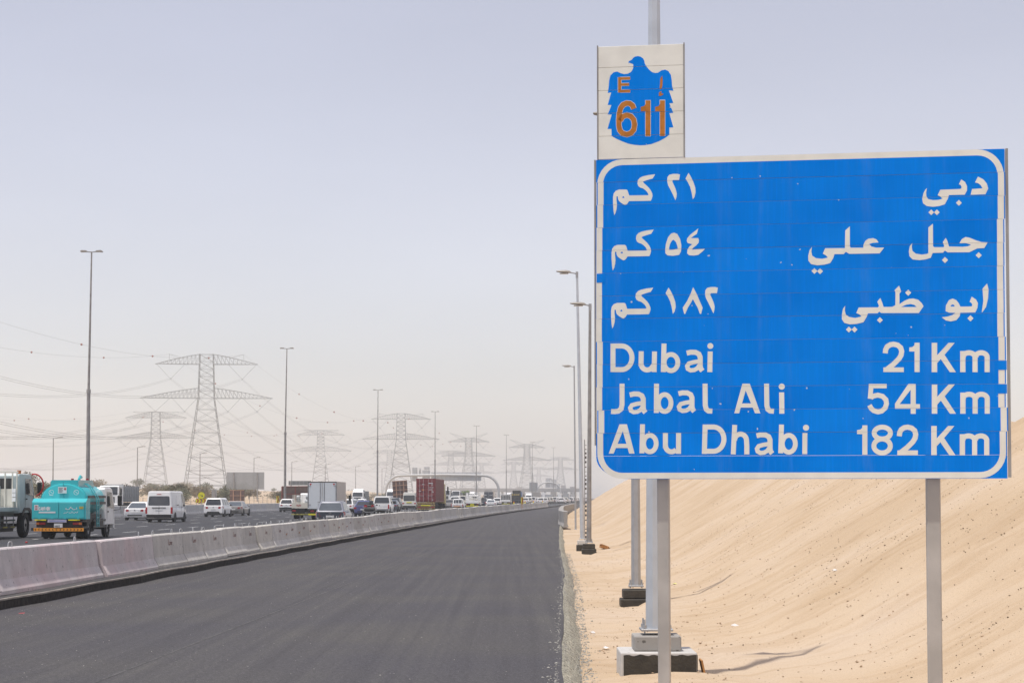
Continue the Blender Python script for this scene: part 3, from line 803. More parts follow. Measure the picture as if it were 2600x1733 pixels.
letter([('s', [(1704, 573), (1707, 780), (1716, 815), (1738, 831), (1774, 834)], W)], Z6)
letter([('s', [(1847, 655), (1849, 857)], 48), ('p', arc(1848, 601, 29, 29, 0, 340, 16))], Z6)
letter(A(208, 957, 340, 452, 1235), Z6)
letter([('s', [(528, 957), (522, 1232)], 46), bowl(598, 1140, 60, 78)], Z6)
letter([('s', [(745, 1038), (745, 1160)] + arc(803, 1160, 57, 58, 180, 320, 12), W), ('s', [(870, 1038), (869, 1237)], W)], Z6)
letter([('s', [(1122, 960), (1114, 1238)], W), ('s', [(1135, 983), (1205, 983)] + arc(1200, 1098, 100, 115, 85, -90, 20)[1:-1] + [(1200, 1213), (1130, 1213)], W)], Z6)
letter([('s', [(1402, 963), (1388, 1242)], 46), ('s', [(1400, 1110)] + arc(1457, 1112, 57, 62, 160, 0, 14) + [(1517, 1160), (1517, 1242)], W)], Z6)
letter(aL(662, 782), Z6)
letter([('s', [(1846, 960), (1838, 1232)], 46), bowl(1915, 1142, 62, 80)], Z6)
letter([('s', [(2068, 1040), (2066, 1240)], 46), ('p', arc(2078, 990, 29, 29, 0, 340, 16))], Z6)
def two(dx, dy): return [('s', [(x + dx, y + dy) for x, y in [(738, 285), (742, 250), (757, 222), (785, 204), (818, 199), (855, 208), (884, 232), (894, 268), (888, 303), (868, 337), (815, 390), (750, 440)]], 48), ('s', [(720 + dx, 441 + dy), (914 + dx, 441 + dy)], 44)]
def one(dx, dy): return [('s', [(1040 + dx, 185 + dy), (1040 + dx, 463 + dy)], 48), ('p', [(966 + dx, 230 + dy), (995 + dx, 226 + dy), (1014 + dx, 210 + dy), (1018 + dx, 186 + dy), (1035 + dx, 186 + dy), (1035 + dx, 262 + dy), (1014 + dx, 268 + dy), (966 + dx, 268 + dy)])]
def K(dx, dy): return [('s', [(1204 + dx, 186 + dy), (1204 + dx, 464 + dy)], 52), ('p', [(1228 + dx, 306 + dy), (1338 + dx, 186 + dy), (1397 + dx, 186 + dy), (1300 + dx, 300 + dy), (1408 + dx, 464 + dy), (1350 + dx, 464 + dy), (1264 + dx, 340 + dy), (1228 + dx, 380 + dy)])]
def mm(dx, dy):
    f = lambda l: [(x + dx, y + dy) for x, y in l]
    return [('s', f([(1473, 264), (1473, 464)]), 50), ('s', f([(1480, 330)] + arc(1531, 322, 58, 42, 165, 0, 12) + [(1589, 464)]), 48), ('s', f([(1600, 330)] + arc(1648, 322, 56, 42, 165, 0, 12) + [(1704, 464)]), 48)]
for row, (dx, dy) in enumerate(((0, 0), (1, 393), (-4, 787))):
    letter(K(dx, dy), Z7); letter(mm(dx, dy), Z7)
letter(two(0, 0), Z7); letter(one(0, 0), Z7)
letter([('s', [(582, 596), (752, 596)], 42), ('s', [(606, 580), (594, 716)], 44), ('s', [(600, 706), (625, 690), (668, 681), (712, 692), (744, 724), (750, 762), (738, 802), (705, 832), (668, 840), (628, 828), (604, 806), (588, 776)], 46)], Z7)
letter([('p', [(957, 575), (1027, 575), (1027, 635), (975, 635), (876, 764), (830, 800), (830, 762)]), ('s', [(830, 788), (1067, 788)], 44), ('s', [(1003, 600), (1003, 858)], 48)], Z7)
letter(one(-495, 782), Z7)
letter([('s', arc(710, 1040, 77, 56, 0, 360, 28)[:-1], 46, True), ('s', arc(708, 1162, 78, 66, 0, 360, 28)[:-1], 46, True)], Z7)
letter(two(133, 785), Z7)

# posts
postm = mat('sign_post_steel', (.52, .495, .46), .5, .15, var=.10, scale=2.6)
for px, w, nm in ((1682, .108, 0), (2372, .122, 1)):
    u, _ = suv(px, 1300); lean = -.004
    gz = -.6
    mb = MB(); mb.rings([[(u - w / 2 + dx, .08, z), (u + w / 2 + dx, .08, z), (u + w / 2 + dx, .08 + w, z), (u - w / 2 + dx, .08 + w, z)] for z, dx in ((gz, .006), (SZ0 + SH * .9, -.006))])
    mb.build('post', postm, sign, bevel=.012, seg=2)
# ---------------------------------------------------------------- the route shield above it
uL, zB = suv(1519, 396); uR, zT = suv(1735, 111)
shield = thing('route_shield_sign', (SL.x, SL.y, 0), SYAW, 'tall off-white board with blue falcon shield and orange E 611 above the big sign', 'road sign')
zb = SZ0 + SH + .004; hh = (zT - zb) / 4.93
zz = zb
for k in range(5):
    h1 = hh if k < 4 else hh * .93
    mb = MB().box(uL, uR, 0, .03, zz + (.0012 if k else 0), zz + h1 - .0012); mb.build('plank', signwhite, shield, bevel=.002); zz += h1
shield_top = zz
MB().box(uL - .010, uL - .001, -.006, .05, zb, shield_top + .01).build('edge_strip', steel_warm, shield)
MB().box(uR + .001, uR + .010, -.006, .05, zb, shield_top + .01).build('edge_strip', steel_warm, shield)
Z3 = lambda x, y: suv(1480 + x / 3.733, y / 3.733)
SL3 = []; z = zb
for k in range(5):
    h1 = hh if k < 4 else hh * .93
    SL3.append((z + .0015, z + h1 - .0015, 0)); z += h1
eagle = [(433, 603), (433, 588), (440, 578), (460, 570), (478, 548), (497, 537), (520, 533), (548, 539), (572, 556), (583, 580), (586, 600), (600, 628), (628, 662), (655, 685), (685, 694), (712, 690), (745, 668), (780, 661), (812, 676), (834, 712), (842, 760), (845, 810), (858, 862), (815, 857), (857, 977), (820, 981), (857, 1070), (820, 1074), (858, 1208), (820, 1210), (819, 1278), (780, 1308), (720, 1340), (650, 1366), (590, 1376), (545, 1378), (490, 1374), (430, 1362), (360, 1335), (310, 1312), (272, 1290), (271, 1223), (233, 1223), (273, 1087), (235, 1086), (271, 997), (235, 996), (268, 877), (236, 882), (245, 820), (249, 765), (260, 718), (290, 687), (325, 679), (355, 694), (390, 704), (425, 700), (455, 684), (474, 655), (479, 620), (475, 608), (455, 602), (443, 596)]
glyph('falcon_emblem', [('p', eagle)], blue, shield, Z3, SL3, -.0005)
def nl(shapes): return glyph('letter', shapes, signorange, shield, Z3, SL3, -.0016)
def nlw(shapes): return glyph('letter_outline', shapes, signwhite, shield, Z3, SL3, -.0010, .00008)
SIX = [(483, 1032), (470, 1000), (445, 982), (415, 979), (382, 993), (358, 1025), (345, 1080), (340, 1140), (341, 1190), (350, 1235), (375, 1264), (417, 1275), (455, 1263), (482, 1230), (490, 1182), (482, 1135), (455, 1103), (417, 1092), (378, 1105), (352, 1145)]
E_ = [('s', [(348, 733), (348, 878)], 28), ('s', [(350, 746), (448, 743)], 24), ('s', [(350, 803), (438, 801)], 23), ('s', [(350, 865), (449, 864)], 24)]
def o1(dx): return [('s', [(617 + dx, 953), (617 + dx, 1290)], 46), ('p', [(548 + dx, 1015), (580 + dx, 1006), (596 + dx, 985), (600 + dx, 953), (615 + dx, 953), (615 + dx, 1050), (596 + dx, 1055), (548 + dx, 1055)])]
nl(E_); nl([('s', SIX, 47)]); nl(o1(0)); nl(o1(137))
nlw([('s', p_[1], p_[2] + 7) for p_ in E_]); nlw([('s', SIX, 54)]); nlw([('s', [(617, 950), (617, 1293)], 53)]); nlw([('s', [(754, 947), (754, 1288)], 53)])
nl([('p', [(752, 718), (757, 760), (754, 810), (747, 838), (733, 853), (727, 835), (731, 790), (733, 745)]), ('p', [(744, 866), (728, 872), (718, 886), (722, 896), (718, 908), (730, 913), (761, 898), (759, 886), (744, 888), (740, 880), (748, 874)])])
uP, _ = suv(1600, 250)
MB().box(uP - .05, uP + .05, .035, .085, SZ0 + SH * .7, shield_top - .02).build('rear_rail', steel, shield)

# ---------------------------------------------------------------- lamp posts along the sand
def octa(mb, pts, rs):
    rings = []
    for (x, y, z), r in zip(pts, rs):
        rings.append([(x + r * math.cos(R(22.5 + 45 * k)), y + r * math.sin(R(22.5 + 45 * k)), z) for k in range(8)])
    return mb.rings(rings)
def footing(root, w, hlow, up, m1, m2, z0=-.75):
    mb = MB().box(-w / 2, w / 2, -w / 2, w / 2, z0, hlow); mb.build('footing', m1, root, bevel=.02, seg=2)
    w2 = w * .62
    MB().box(-w2 / 2, w2 / 2, -w2 / 2, w2 / 2, hlow + .002, hlow + up).build('plinth', m2, root, bevel=.018, seg=2)
def coated_block(root, w, z0, z1):              # concrete block whose faces have tar on them, top left bare
    MB().box(-w / 2, w / 2, -w / 2, w / 2, z0, z1).build('footing', concrete_pale, root, bevel=.018, seg=2)
    mb = MB(); n = 26; y = -w / 2 - .004; rn = random.Random(4)
    top = [(-w / 2 + .035 + (w - .045) * i / n, z1 - .035 + .008 * math.sin(i * 1.3) + .008 * rn.random()) for i in range(n + 1)]
    for a, b in zip(top, top[1:]): mb.quad((a[0], y, z0), (b[0], y, z0), (b[0], y, b[1]), (a[0], y, a[1]))
    mb.quad((w / 2 + .004, -w / 2, z0), (w / 2 + .004, w / 2, z0), (w / 2 + .004, w / 2, z1 - .02), (w / 2 + .004, -w / 2, z1 - .03))
    mb.build('tar_coating', bitumen, root)
def lamp_post(x, Y, zg, label,  H_=10.3, r0=.13, r1=.062, lean=(0, 0), m=steel_pole, arm=.45, foot='tar', w=.94, ztop=-.08, head_=1, thin=False, rz=0, group='street lamps along the sand embankment'):
    t = thing('street_lamp', (x, Y, 0), rz, label, 'street lamp', group)
    zb_ = ztop + .22
    if foot == 'tar':
        coated_block(t, w, zg - .4, ztop)
        MB().box(-w * .31, w * .31, -w * .31, w * .31, ztop + .002, ztop + .19).build('plinth', concrete_grey, t, bevel=.02, seg=2)
    elif foot == 'small':
        MB().box(-w / 2, w / 2, -w / 2, w / 2, zg - .4, ztop).build('footing', bitumen, t, bevel=.02)
        MB().box(-w * .42, w * .42, -w * .42, w * .42, ztop + .002, ztop + .19).build('plinth', bitumen if not thin else concrete_pale, t, bevel=.02)
    else: zb_ = zg + .05
    MB().box(-r0 * 1.45, r0 * 1.45, -r0 * 1.45, r0 * 1.45, zb_ + .02, zb_ + .05).build('base_plate', steel, t, bevel=.004)
    if r0 > .1:
        nut = MB().cyl((0, 0, .02), 'z', .028, .04, 6).tube([(0, 0, -.06), (0, 0, .11)], .011, 6)
        me = nut.mesh('anchor_bolt', steel)
        for sx in (-1, 1):
            for sy in (-1, 1): put('anchor_bolt', me, t, (sx * r0 * 1.12, sy * r0 * 1.12, zb_ + .055))
    zt = zg + H_
    mb = MB(); octa(mb, [(0, 0, zb_ + .05), (lean[0] * .5, 0, (zb_ + zt) / 2), (lean[0], lean[1], zt)], [r0, (r0 + r1) / 2, r1]); mb.build('pole', m, t)
    if head_:
        tx = lean[0]
        mb = MB().tube([(tx, 0, zt - .05), (tx - arm * .35, 0, zt + .0), (tx - arm, 0, zt + .03)], .028, 8); mb.tube([(tx, 0, zt - .2), (tx, 0, zt + .06)], r1 * 1.15, 8); mb.build('arm', steel, t)
        hb = MB(); L = .62
        rings = []
        for k, (sx_2, wy, hz) in enumerate(((0, .05, .03), (.06, .11, .065), (.2, .15, .08), (.45, .14, .06), (.6, .08, .03), (.62, .04, .015))):
            x_ = tx - arm + .05 - sx_2 * L / .62
            rings.append([(x_, wy * math.cos(2 * math.pi * q / 10), zt + .03 + .01 * k + hz * max(-.45, math.sin(2 * math.pi * q / 10))) for q in range(10)])
        hb.rings(rings); hb.build('lamp_head', mat('lamp_head_grey', (.36, .33, .29), .5, var=.1), t, smooth=True)
        MB().box(tx - arm - .42, tx - arm - .06, -.09, .09, zt - .035, zt - .0).build('lens', mat('lamp_lens', (.55, .52, .48), .25, var=.05), t, bevel=.01)
    return t
def gz_at(px, Y, off=0): return xat(px, Y)
l1 = lamp_post(xat(1664.5, 23.75), 23.75, -.42, 'tall octagonal lamp post on a stepped tarred concrete footing, behind the big sign', H_=10.6, r0=.137, r1=.062, ztop=-.10, w=.94, rz=0, group=None)
l2 = lamp_post(xat(1614, 39.2), 39.2, -.42, 'grey lamp post on a low black footing, just left of the big sign post', H_=10.15, r0=.105, r1=.06, ztop=-.28, w=.66, foot='small', m=steel, lean=(-.02, 0), arm=.28, group=None)
l3 = lamp_post(xat(1495, 74), 74, -.42, 'darker straight lamp post hard against the left edge of the big sign', H_=9.75, r0=.105, r1=.055, ztop=-.2, w=.56, foot='small', m=steel_warm, lean=(.06, 0), arm=.22, group=None)
l4 = lamp_post(xat(1478.5, 78.5), 78.5, -.42, 'pale slender lamp post leaning slightly left, with the highest head in its cluster', H_=11.55, r0=.10, r1=.05, ztop=-.16, w=.50, foot='small', thin=True, lean=(-.21, 0), arm=.3, group=None)
l5 = lamp_post(xat(1461.5, 127), 127, -.42, 'thin distant lamp post rising beside the right hand barrier row', H_=11.0, r0=.07, r1=.045, foot=None, lean=(-.09, 0), m=steel, arm=.25, group=None)
# perforated steel mast between the two clustered lamp posts
t = thing('perforated_mast', (xat(1486.5, 90), 90, -.45), 0, 'dark perforated steel mast standing between the two clustered lamp posts', 'mast')
mb = MB().box(-.06, -.02, -.05, .05, 0, 5.0); mb.build('side_rail', steel_warm, t)
mb = MB(); z = .1
while z < 4.9: mb.box(-.02, .05, -.03, .03, z, z + .07 + .05 * math.sin(z * 5)); z += .21
mb.build('rung', mat('grey_brown_bar', (.12, .11, .10)), t)['kind'] = 'stuff'

# ---------------------------------------------------------------- litter on the sand and road
def sandz(x, Y): return H(x, Y)
p = gnd(1532, 1397, -.4); t = thing('cardboard_carton', (p.x, p.y, sandz(p.x, p.y)), R(20), 'crushed orange brown carton on the sand beside the clustered lamp footings', 'carton')
o = MB().box(-.16, .16, -.12, .12, .02, .16).build('box', cardboard, t, bevel=.01); o.rotation_euler = (0, R(18), 0)
MB().add([(-.16, -.13, .2), (.05, -.2, .26), (.12, .1, .24), (-.14, .12, .19)], [(0, 1, 2, 3)]).add([(.1, -.12, .12), (.28, -.1, .03), (.28, .1, .02), (.12, .12, .1)], [(0, 1, 2, 3)]).build('flap', cardboard, t)
p = gnd(1774, 1697, -.38); t = thing('plywood_scrap', (p.x, 23.5, sandz(p.x, 23.5)), 0, 'scrap of brown board leaning against the right side of the stepped footing', 'board')
o = MB().box(-.012, .012, -.14, .14, -.05, .20).build('board', cardboard, t, bevel=.003); o.rotation_euler = (0, R(-12), 0); 
for i, (px, py, s, lab) in enumerate([(1537, 1644, .055, 'flattened white scrap on the sand left of the stepped footing'), (1505, 1603, .05, 'pale scrap on the sand further left of the stepped footing'), (1866, 1604, .06, 'crumpled white plastic on the sand right of the big lamp footing'), (1715, 1497, .07, 'flat yellow wrapper on the sand right of the sign post'), (2119, 1461, .05, 'small white scrap high on the sand slope'), (1585, 1503, .06, 'little yellow and brown wrapper beside the low black footing')]):
    p = gnd(px, py, -.40)
    if i in (2, 4):
        for it in range(60):
            d = ray(px, py); k = 5 + it
            q = Vector((d.x * k, d.y * k, EYE + d.z * k))
            if q.z < H(q.x, q.y): p = q; break
    t = MB(); rn = random.Random(i); pts_ = [(s * math.cos(a) * rn.uniform(.7, 1.4), s * .8 * math.sin(a) * rn.uniform(.6, 1.2), rn.uniform(.004, .03)) for a in [k * math.pi / 4 for k in range(8)]]
    t.add(pts_ + [(0, 0, .045)], [(k, (k + 1) % 8, 8) for k in range(8)])
    o = t.build('litter', {3: mat('yellow_wrapper', (.8, .75, .25), .6, var=.1), 5: mat('brown_wrapper', (.55, .38, .15), .6, var=.2)}.get(i, paper)); o.location = (p.x, p.y, H(p.x, p.y) + .004)
    tag(o, lab, 'litter')
p = gnd(67, 1378, 0); o = MB().sphere((0, 0, .035), .045, sq=(1.2, 1, .8)).build('red_ball', redp, smooth=True); o.location = p; tag(o, 'small red ball lying on the highway in front of the teal tanker', 'ball')
p = gnd(54, 1557, -.12); o = MB().add([(-.05, 0, .005), (.05, -.02, .01), (.06, .03, .02), (-.04, .04, .012)], [(0, 1, 2, 3)]).build('litter', redp); o.location = p; tag(o, 'tiny red scrap on the new asphalt at the lower left', 'litter')
# ---------------------------------------------------------------- tall twin-headed poles along the median
def tall_pole(px_top, px_bot, ytop, Y, label, single=False):
    x = xat(px_bot, Y); zt = at(px_top, ytop, Y).z; dx = (px_top - px_bot) / FPX * Y * .45
    t = thing('tall_street_light', (x, Y, 0), 0, label, 'street light', 'twin headed poles along the median')
    h2 = zt * .48
    mb = MB(); mb.tube([(0, 0, -.1), (0, 0, h2)], .19, 10, r2=.155); mb.build('lower_pole', steel_warm, t, smooth=True)
    MB().tube([(0, 0, h2 - .3), (0, 0, h2 + .05)], .19, 10).build('sleeve', steel_warm, t, smooth=True)
    mb = MB(); mb.tube([(0, 0, h2), (dx, 0, zt)], .115, 10, r2=.065); mb.build('upper_pole', steel_warm, t, smooth=True)
    MB().tube([(dx - .65, 0, zt + .06), (dx, 0, zt), (dx + .65, 0, zt + .06)], .05, 6).build('arm', steel_warm, t)
    for s_ in (-1, 1):
        hb = MB(); hb.prism_y([(dx + s_ * .35, zt + .02), (dx + s_ * .45, zt + .14), (dx + s_ * .85, zt + .17), (dx + s_ * 1.0, zt + .08), (dx + s_ * .95, zt + .0)], -.19, .19)
        hb.build('lamp_head', mat('lamp_head_grey', (.36, .33, .29)), t)
    return t
P = [(233.2, 223.5, 640, 168), (731, 724, 885, 270), (960.5, 958.5, 990, 372), (1105, 1104.5, 1045, 470), (1210.5, 1209.5, 1081, 575), (1286, 1285.5, 1104, 680), (1352, 1351.5, 1122, 785), (1405.5, 1405.5, 1136, 890)]
pl = ['nearest and tallest twin-headed light pole, rising behind the teal tanker', 'second tall twin-headed light pole, in front of the red ended hoarding', 'third tall twin-headed light pole, behind the white pickup', 'fourth twin-headed light pole, rising behind the maroon container', 'fifth twin-headed light pole, in front of the right part of the gantry signs', 'sixth twin-headed light pole, beyond the right foot of the big gantry', 'seventh twin-headed light pole, small and far off by the smaller gantry', 'eighth and farthest twin-headed light pole, near the clustered lamp posts']
for a, lb in zip(P, pl): tall_pole(*a, lb)

def side_lamp(px, ytop, Y, label):
    x = xat(px, Y); zt = at(px, ytop, Y).z
    t = thing('small_street_lamp', (x, Y, 0), 0, label, 'street lamp', 'single arm lamps beyond the far carriageway')
    MB().tube([(0, 0, -.5), (0, 0, zt)], .13, 8, r2=.08).build('pole', steel_warm, t, smooth=True)
    MB().tube([(0, 0, zt - .05), (.9, 0, zt + .12)], .05, 6).build('arm', steel_warm, t)
    MB().prism_y([(.75, zt + .05), (.75, zt + .18), (1.6, zt + .26), (1.65, zt + .16)], -.14, .14).build('lamp_head', mat('lamp_head_grey', (.36, .33, .29)), t)
for px, yt, Y, lb in [(135, 1112, 326, 'small single-arm lamp left of the nearest tall pole, over the flatbed crane truck'), (349, 1135, 388, 'small single-arm lamp in front of the leftmost pylon'), (508, 1151, 440, 'small lamp pole in front of the legs of the biggest pylon'), (645, 1162, 490, 'small single-arm lamp behind the grey sign back on two posts'), (741, 1172, 535, 'small lamp just right of the second tall pole'), (826, 1179, 575, 'small lamp behind the white box truck'), (903, 1184, 620, 'small single-arm lamp above the oncoming white tipper truck'), (970, 1189, 660, 'small lamp left of the big gantry leg')]:
    side_lamp(px, yt, Y, lb)

# ---------------------------------------------------------------- gantries and sign backs
gback = mat('pale_sign_back', (.62, .63, .63), .5, .15, var=.04)
def gantry(Y, pxl, pxr, ybeam, r, label, panels, right_leg=True):
    xl, xr = xat(pxl, Y), xat(pxr, Y); zb = at(1100, ybeam, Y).z
    t = thing('sign_gantry', (xl, Y, 0), 0, label, 'gantry')
    W_ = xr - xl; c = min(5.5, zb * .62) if right_leg else 3.6
    pts = [(0, 0, -.3), (0, 0, zb - c)] + [(c - c * math.cos(R(a)), 0, zb - c + c * math.sin(R(a))) for a in range(12, 91, 13)]
    if right_leg:
        pts += [(W_ * .5, 0, zb + .25)] + [(W_ - c + c * math.sin(R(a)), 0, zb - c + c * math.cos(R(a))) for a in range(0, 91, 13)] + [(W_, 0, zb - c), (W_, 0, -.3)]
    else: pts += [(W_, 0, zb)]
    MB().tube(pts, r, 12).build('tube_frame', gantrym, t, smooth=True)
    for (p0, p1, y0, y1, kind) in panels:
        a, b = xat(p0, Y) - xl, xat(p1, Y) - xl; z1, z0 = at(1100, y0, Y).z, at(1100, y1, Y).z
        if kind == 'tri':
            MB().prism_y([(a, z0), (b, z0), ((a + b) / 2, z1)], r + .1, r + .2).build('sign_panel', gback, t)
        else:
            MB().box(a, b, r + .1, r + .2, z0, z1).build('sign_panel', gback, t)
        n = max(1, int((b - a) / 1.45)) if kind == 'rib' else 2
        me = MB().box(-.06, .06, r * .2, r + .09, z0 + .05, z1 - .05).mesh('rib', gantrym)
        for k in range(n):
            put('rib', me, t, (a + (b - a) * (k + .5) / n, 0, 0))
    return t
gantry(700, 980.5, 1266, 1206.5, .5, 'big curved tube gantry carrying the grey backs of road signs over the far carriageway',
       [(1046, 1060, 1186, 1221, 'p'), (1062, 1071, 1186, 1206, 'tri'), (1072, 1092, 1193, 1221, 'p'), (1076, 1091, 1184.5, 1192, 'p'), (1094, 1222, 1198, 1220, 'rib')])
gantry(1200, 1364, 1423, 1225, .45, 'small far gantry with grey sign backs near the clustered lamp posts',
       [(1385, 1398, 1213, 1237, 'p'), (1399, 1412, 1216, 1237, 'p'), (1396, 1402, 1213, 1216, 'tri'), (1414, 1422, 1228, 1240, 'p')])
def sign_back(name, px0, px1, y0, y1, Y, yfoot, label, m=signback, posts=(.2, .82), horizontal=True, cat='sign'):
    x0, x1 = xat(px0, Y), xat(px1, Y); z1, z0 = at(px0, y0, Y).z, at(px0, y1, Y).z; w = x1 - x0
    t = thing('sign_board', ((x0 + x1) / 2, Y, 0), .03, label, cat)
    if horizontal:
        n = max(4, int((z1 - z0) / .2)); h = (z1 - z0) / n
        me = MB().box(-w / 2, w / 2, -.03, .03, .008, h - .008).mesh('plank', m)
        for k in range(n):
            put('plank', me, t, (0, .012 * (k % 2), z0 + k * h))
    else:
        n = max(2, int(w / .9)); h = w / n
        me = MB().box(.01, h - .01, -.03, .03, z0, z1).mesh('panel', m)
        for k in range(n): put('panel', me, t, (-w / 2 + k * h, 0, 0))
    for q in posts:
        MB().box(-w / 2 + w * q - .11, -w / 2 + w * q + .11, -.28, -.06, -.8, z1 - .05).build('post', steel_warm, t)
    return t
sign_back('sign_back', 575.5, 671, 1198, 1241.5, 400, 1276, 'large grey ribbed sign back on two posts, left of the second tall pole')
sign_back('sign_back', 1344, 1365, 1224, 1246, 820, 1262, 'small grey sign back with two ribs left of the far gantry', horizontal=False, posts=(.28, .78))
sign_back('sign_back', 733, 790, 1220, 1231, 520, 1262, 'long low dark grey panel above the red framed hoarding', m=mat('dark_grey_panel', (.10, .11, .12), .6, var=.1), horizontal=False, posts=(.1, .9))
sign_back('sign_back', 538, 551, 1241, 1262, 350, 1280, 'narrow grey sign back just above the white people carrier', posts=(.5,))
def hoarding(px0, px1, y0, y1, Y, tilt, label, frame=batten, cols=2, rows=2, ends=False):
    x0, x1 = xat(px0, Y), xat(px1, Y); z1, z0 = at(px0, y0, Y).z, at(px0, y1, Y).z; w = x1 - x0; h = z1 - z0
    t = thing('plywood_hoarding', ((x0 + x1) / 2, Y, 0), .04, label, 'hoarding'); t.rotation_euler[1] = tilt
    for i in range(cols):
        for j in range(rows):
            MB().box(-w / 2 + w * i / cols + .012, -w / 2 + w * (i + 1) / cols - .012, 0, .04, z0 + h * j / rows + .012, z0 + h * (j + 1) / rows - .012).build('panel', wood, t)
    for i in range(cols + 1 if ends else cols):
        q = i / cols if ends else (i + .5) / cols
        MB().box(-w / 2 + w * q - .09, -w / 2 + w * q + .09, -.14, -.01, -.8 if z0 < 4 else z0, z1 + (.0 if not ends else .0)).build('batten', frame, t)
    for j in range(rows + 1):
        MB().box(-w / 2, w / 2, -.20, -.145, z0 + h * j / rows - .05, z0 + h * j / rows + .05).build('crossbar', frame, t)
    return t
hoarding(584, 621, 1244, 1271, 330, 0, 'brown plywood hoarding on timber posts under the large grey sign back')
hoarding(717, 785, 1234, 1272, 300, -.01, 'brown plywood hoarding with red ends behind the second tall pole', frame=mat('red_brown_frame', (.28, .06, .035), .7, var=.2), cols=2, rows=2, ends=True)
hoarding(1000, 1038, 1220, 1266, 300, -.06, 'tall tilted brown plywood hoarding with timber battens left of the minibus', cols=2, rows=4)
# chevrons
def chevron_board(px, py0, py1, Y, w, label, ang=0.0, arrow=False, foot=0.0):
    z1, z0 = at(px, py0, Y).z, at(px, py1, Y).z; t = thing('chevron_sign', (xat(px, Y), Y, foot), ang, label, 'road sign')
    z1 -= foot; z0 -= foot
    MB().box(-w / 2, w / 2, 0, .02, z0, z1).build('board', yellow, t)
    n = 3 if w > .6 else 1; h = z1 - z0; s_ = w / n
    for k in range(n):
        x = -w / 2 + s_ * k + s_ * .12
        MB().add([(x, -.006, z0 + .02), (x + s_ * .4, -.006, z0 + .02), (x + s_ * .85, -.006, (z0 + z1) / 2), (x + s_ * .4, -.006, z1 - .02), (x, -.006, z1 - .02), (x + s_ * .45, -.006, (z0 + z1) / 2)], [(0, 1, 2, 5), (5, 2, 3, 4)]).build('chevron', redp, t)
    for x in ((-w * .4, w * .4) if w > .6 else (0,)): MB().box(x - .025, x + .025, .025, .07, -.05, z1).build('post', orangey if w < .6 else steel_warm, t)
    return t
Yc = 226
cb = chevron_board(511, 1265, 1275.5, Yc, 1.25, 'yellow sign with three red chevrons on the median barrier left of the people carrier')
zc = at(512, 1256.8, Yc).z
t = thing('arrow_sign', (xat(512, Yc - .3), Yc - .3, 0), 0, 'round yellow sign with a black arrow above the red chevrons', 'road sign')
MB().cyl((0, 0, zc), 'y', .40, .03, 24).build('disc', yellow, t)
MB().cyl((0, .03, zc), 'y', .42, .02, 24).build('rim', black, t)
q = MB(); a0, b0_ = Vector((-.20, -.022, zc + .10)), Vector((.10, -.022, zc - .05)); q.bar(a0, b0_, .06, .01); q.add([(.07, -.026, zc + .05), (.02, -.026, zc - .12), (.22, -.026, zc - .12)], [(0, 1, 2)]); q.build('arrow', black, t)
MB().box(-.03, .03, .04, .09, 0, zc).build('post', steel_warm, t)
chevron_board(706, 1258, 1276, 262, .45, 'narrow yellow and red chevron sign seen nearly edge-on beside the far white off-roader', R(45))
chevron_board(1326, 1261, 1279, 278, .55, 'yellow and red chevron post standing at the near barrier beyond the dark lorry', R(50))
# flashing lamps fixed to the barrier
for px, Yl, lb in ((1179, 262, 'orange hazard lamp on the barrier right of the small pickup'), (1213, 292, 'orange hazard lamp on the barrier by the white cage truck'), (1239, 318, 'orange hazard lamp on the barrier below the white sports coupe'), (1272, 352, 'orange hazard lamp on the barrier below the second cage truck')):
    Yq = Yl; o = thing('hazard_lamp', (Xb(Yq) - .3, Yq, .88), 0, lb, 'hazard lamp')
    MB().box(-.10, .10, -.06, .06, 0, .16).build('battery_box', yellow, o, bevel=.01); MB().cyl((0, 0, .27), 'y', .10, .07, 12).build('lens', amber, o)

# ---------------------------------------------------------------- far overpass and buildings
Y = 1500
t = thing('overpass', (xat(1330, Y), Y, 0), 0, 'low grey concrete overpass crossing the highway far away', 'bridge')
L = xat(1478, Y) - xat(1330, Y)
MB().box(-60, L, 0, 12, 6.2, 7.8).build('deck', concrete_grey, t); MB().box(-60, L, -.3, -.05, 7.2, 9.0).build('parapet', concrete_grey, t)
for k in range(-1, 3): MB().box(k * 17 - .8, k * 17 + .8, 3, 9, -1, 6.19).build('pier', concrete_grey, t)
hazeb = mat('distant_building', (.42, .40, .38), .8, var=.1, scale=.2)
rn = random.Random(21)
blds = [(20, 34, 1249, 1500, 'low pale building at the far left behind the flatbed crane truck'), (424, 452, 1247, 1500, 'low shed between the two nearest pylons'), (556, 575, 1246, 1400, 'small pale shed left of the grey ribbed sign back'), (1240, 1262, 1243, 1800, 'low far building inside the right part of the gantry'), (1284, 1300, 1241, 2000, 'low block in the haze left of the far gantry'), (1312, 1326, 1236, 2200, 'tower-like block faint in the haze'), (1425, 1436, 1233, 1700, 'dark block above the overpass'), (1448, 1462, 1236, 1700, 'pale block above the overpass next to the lamp cluster')]
for a, b, y0, Yb, lb in blds:
    x0, x1 = xat(a, Yb), xat(b, Yb); h = at(a, y0, Yb).z
    t = thing('building', ((x0 + x1) / 2, Yb, 0), 0, lb, 'building'); w = x1 - x0
    MB().box(-w / 2, w / 2, 0, 12, -1, h).build('wall', hazeb, t); MB().box(-w / 2 - .2, w / 2 + .2, -.2, 12.2, h + .002, h + .5).build('parapet', hazeb, t)
    n = max(2, int(w / 2.5)); me = MB().box(-.5, .5, -.06, .1, 0, 1.3).mesh('window', glass)
    for k in range(n): put('window', me, t, (-w / 2 + w * (k + .5) / n, 0, h * .45))

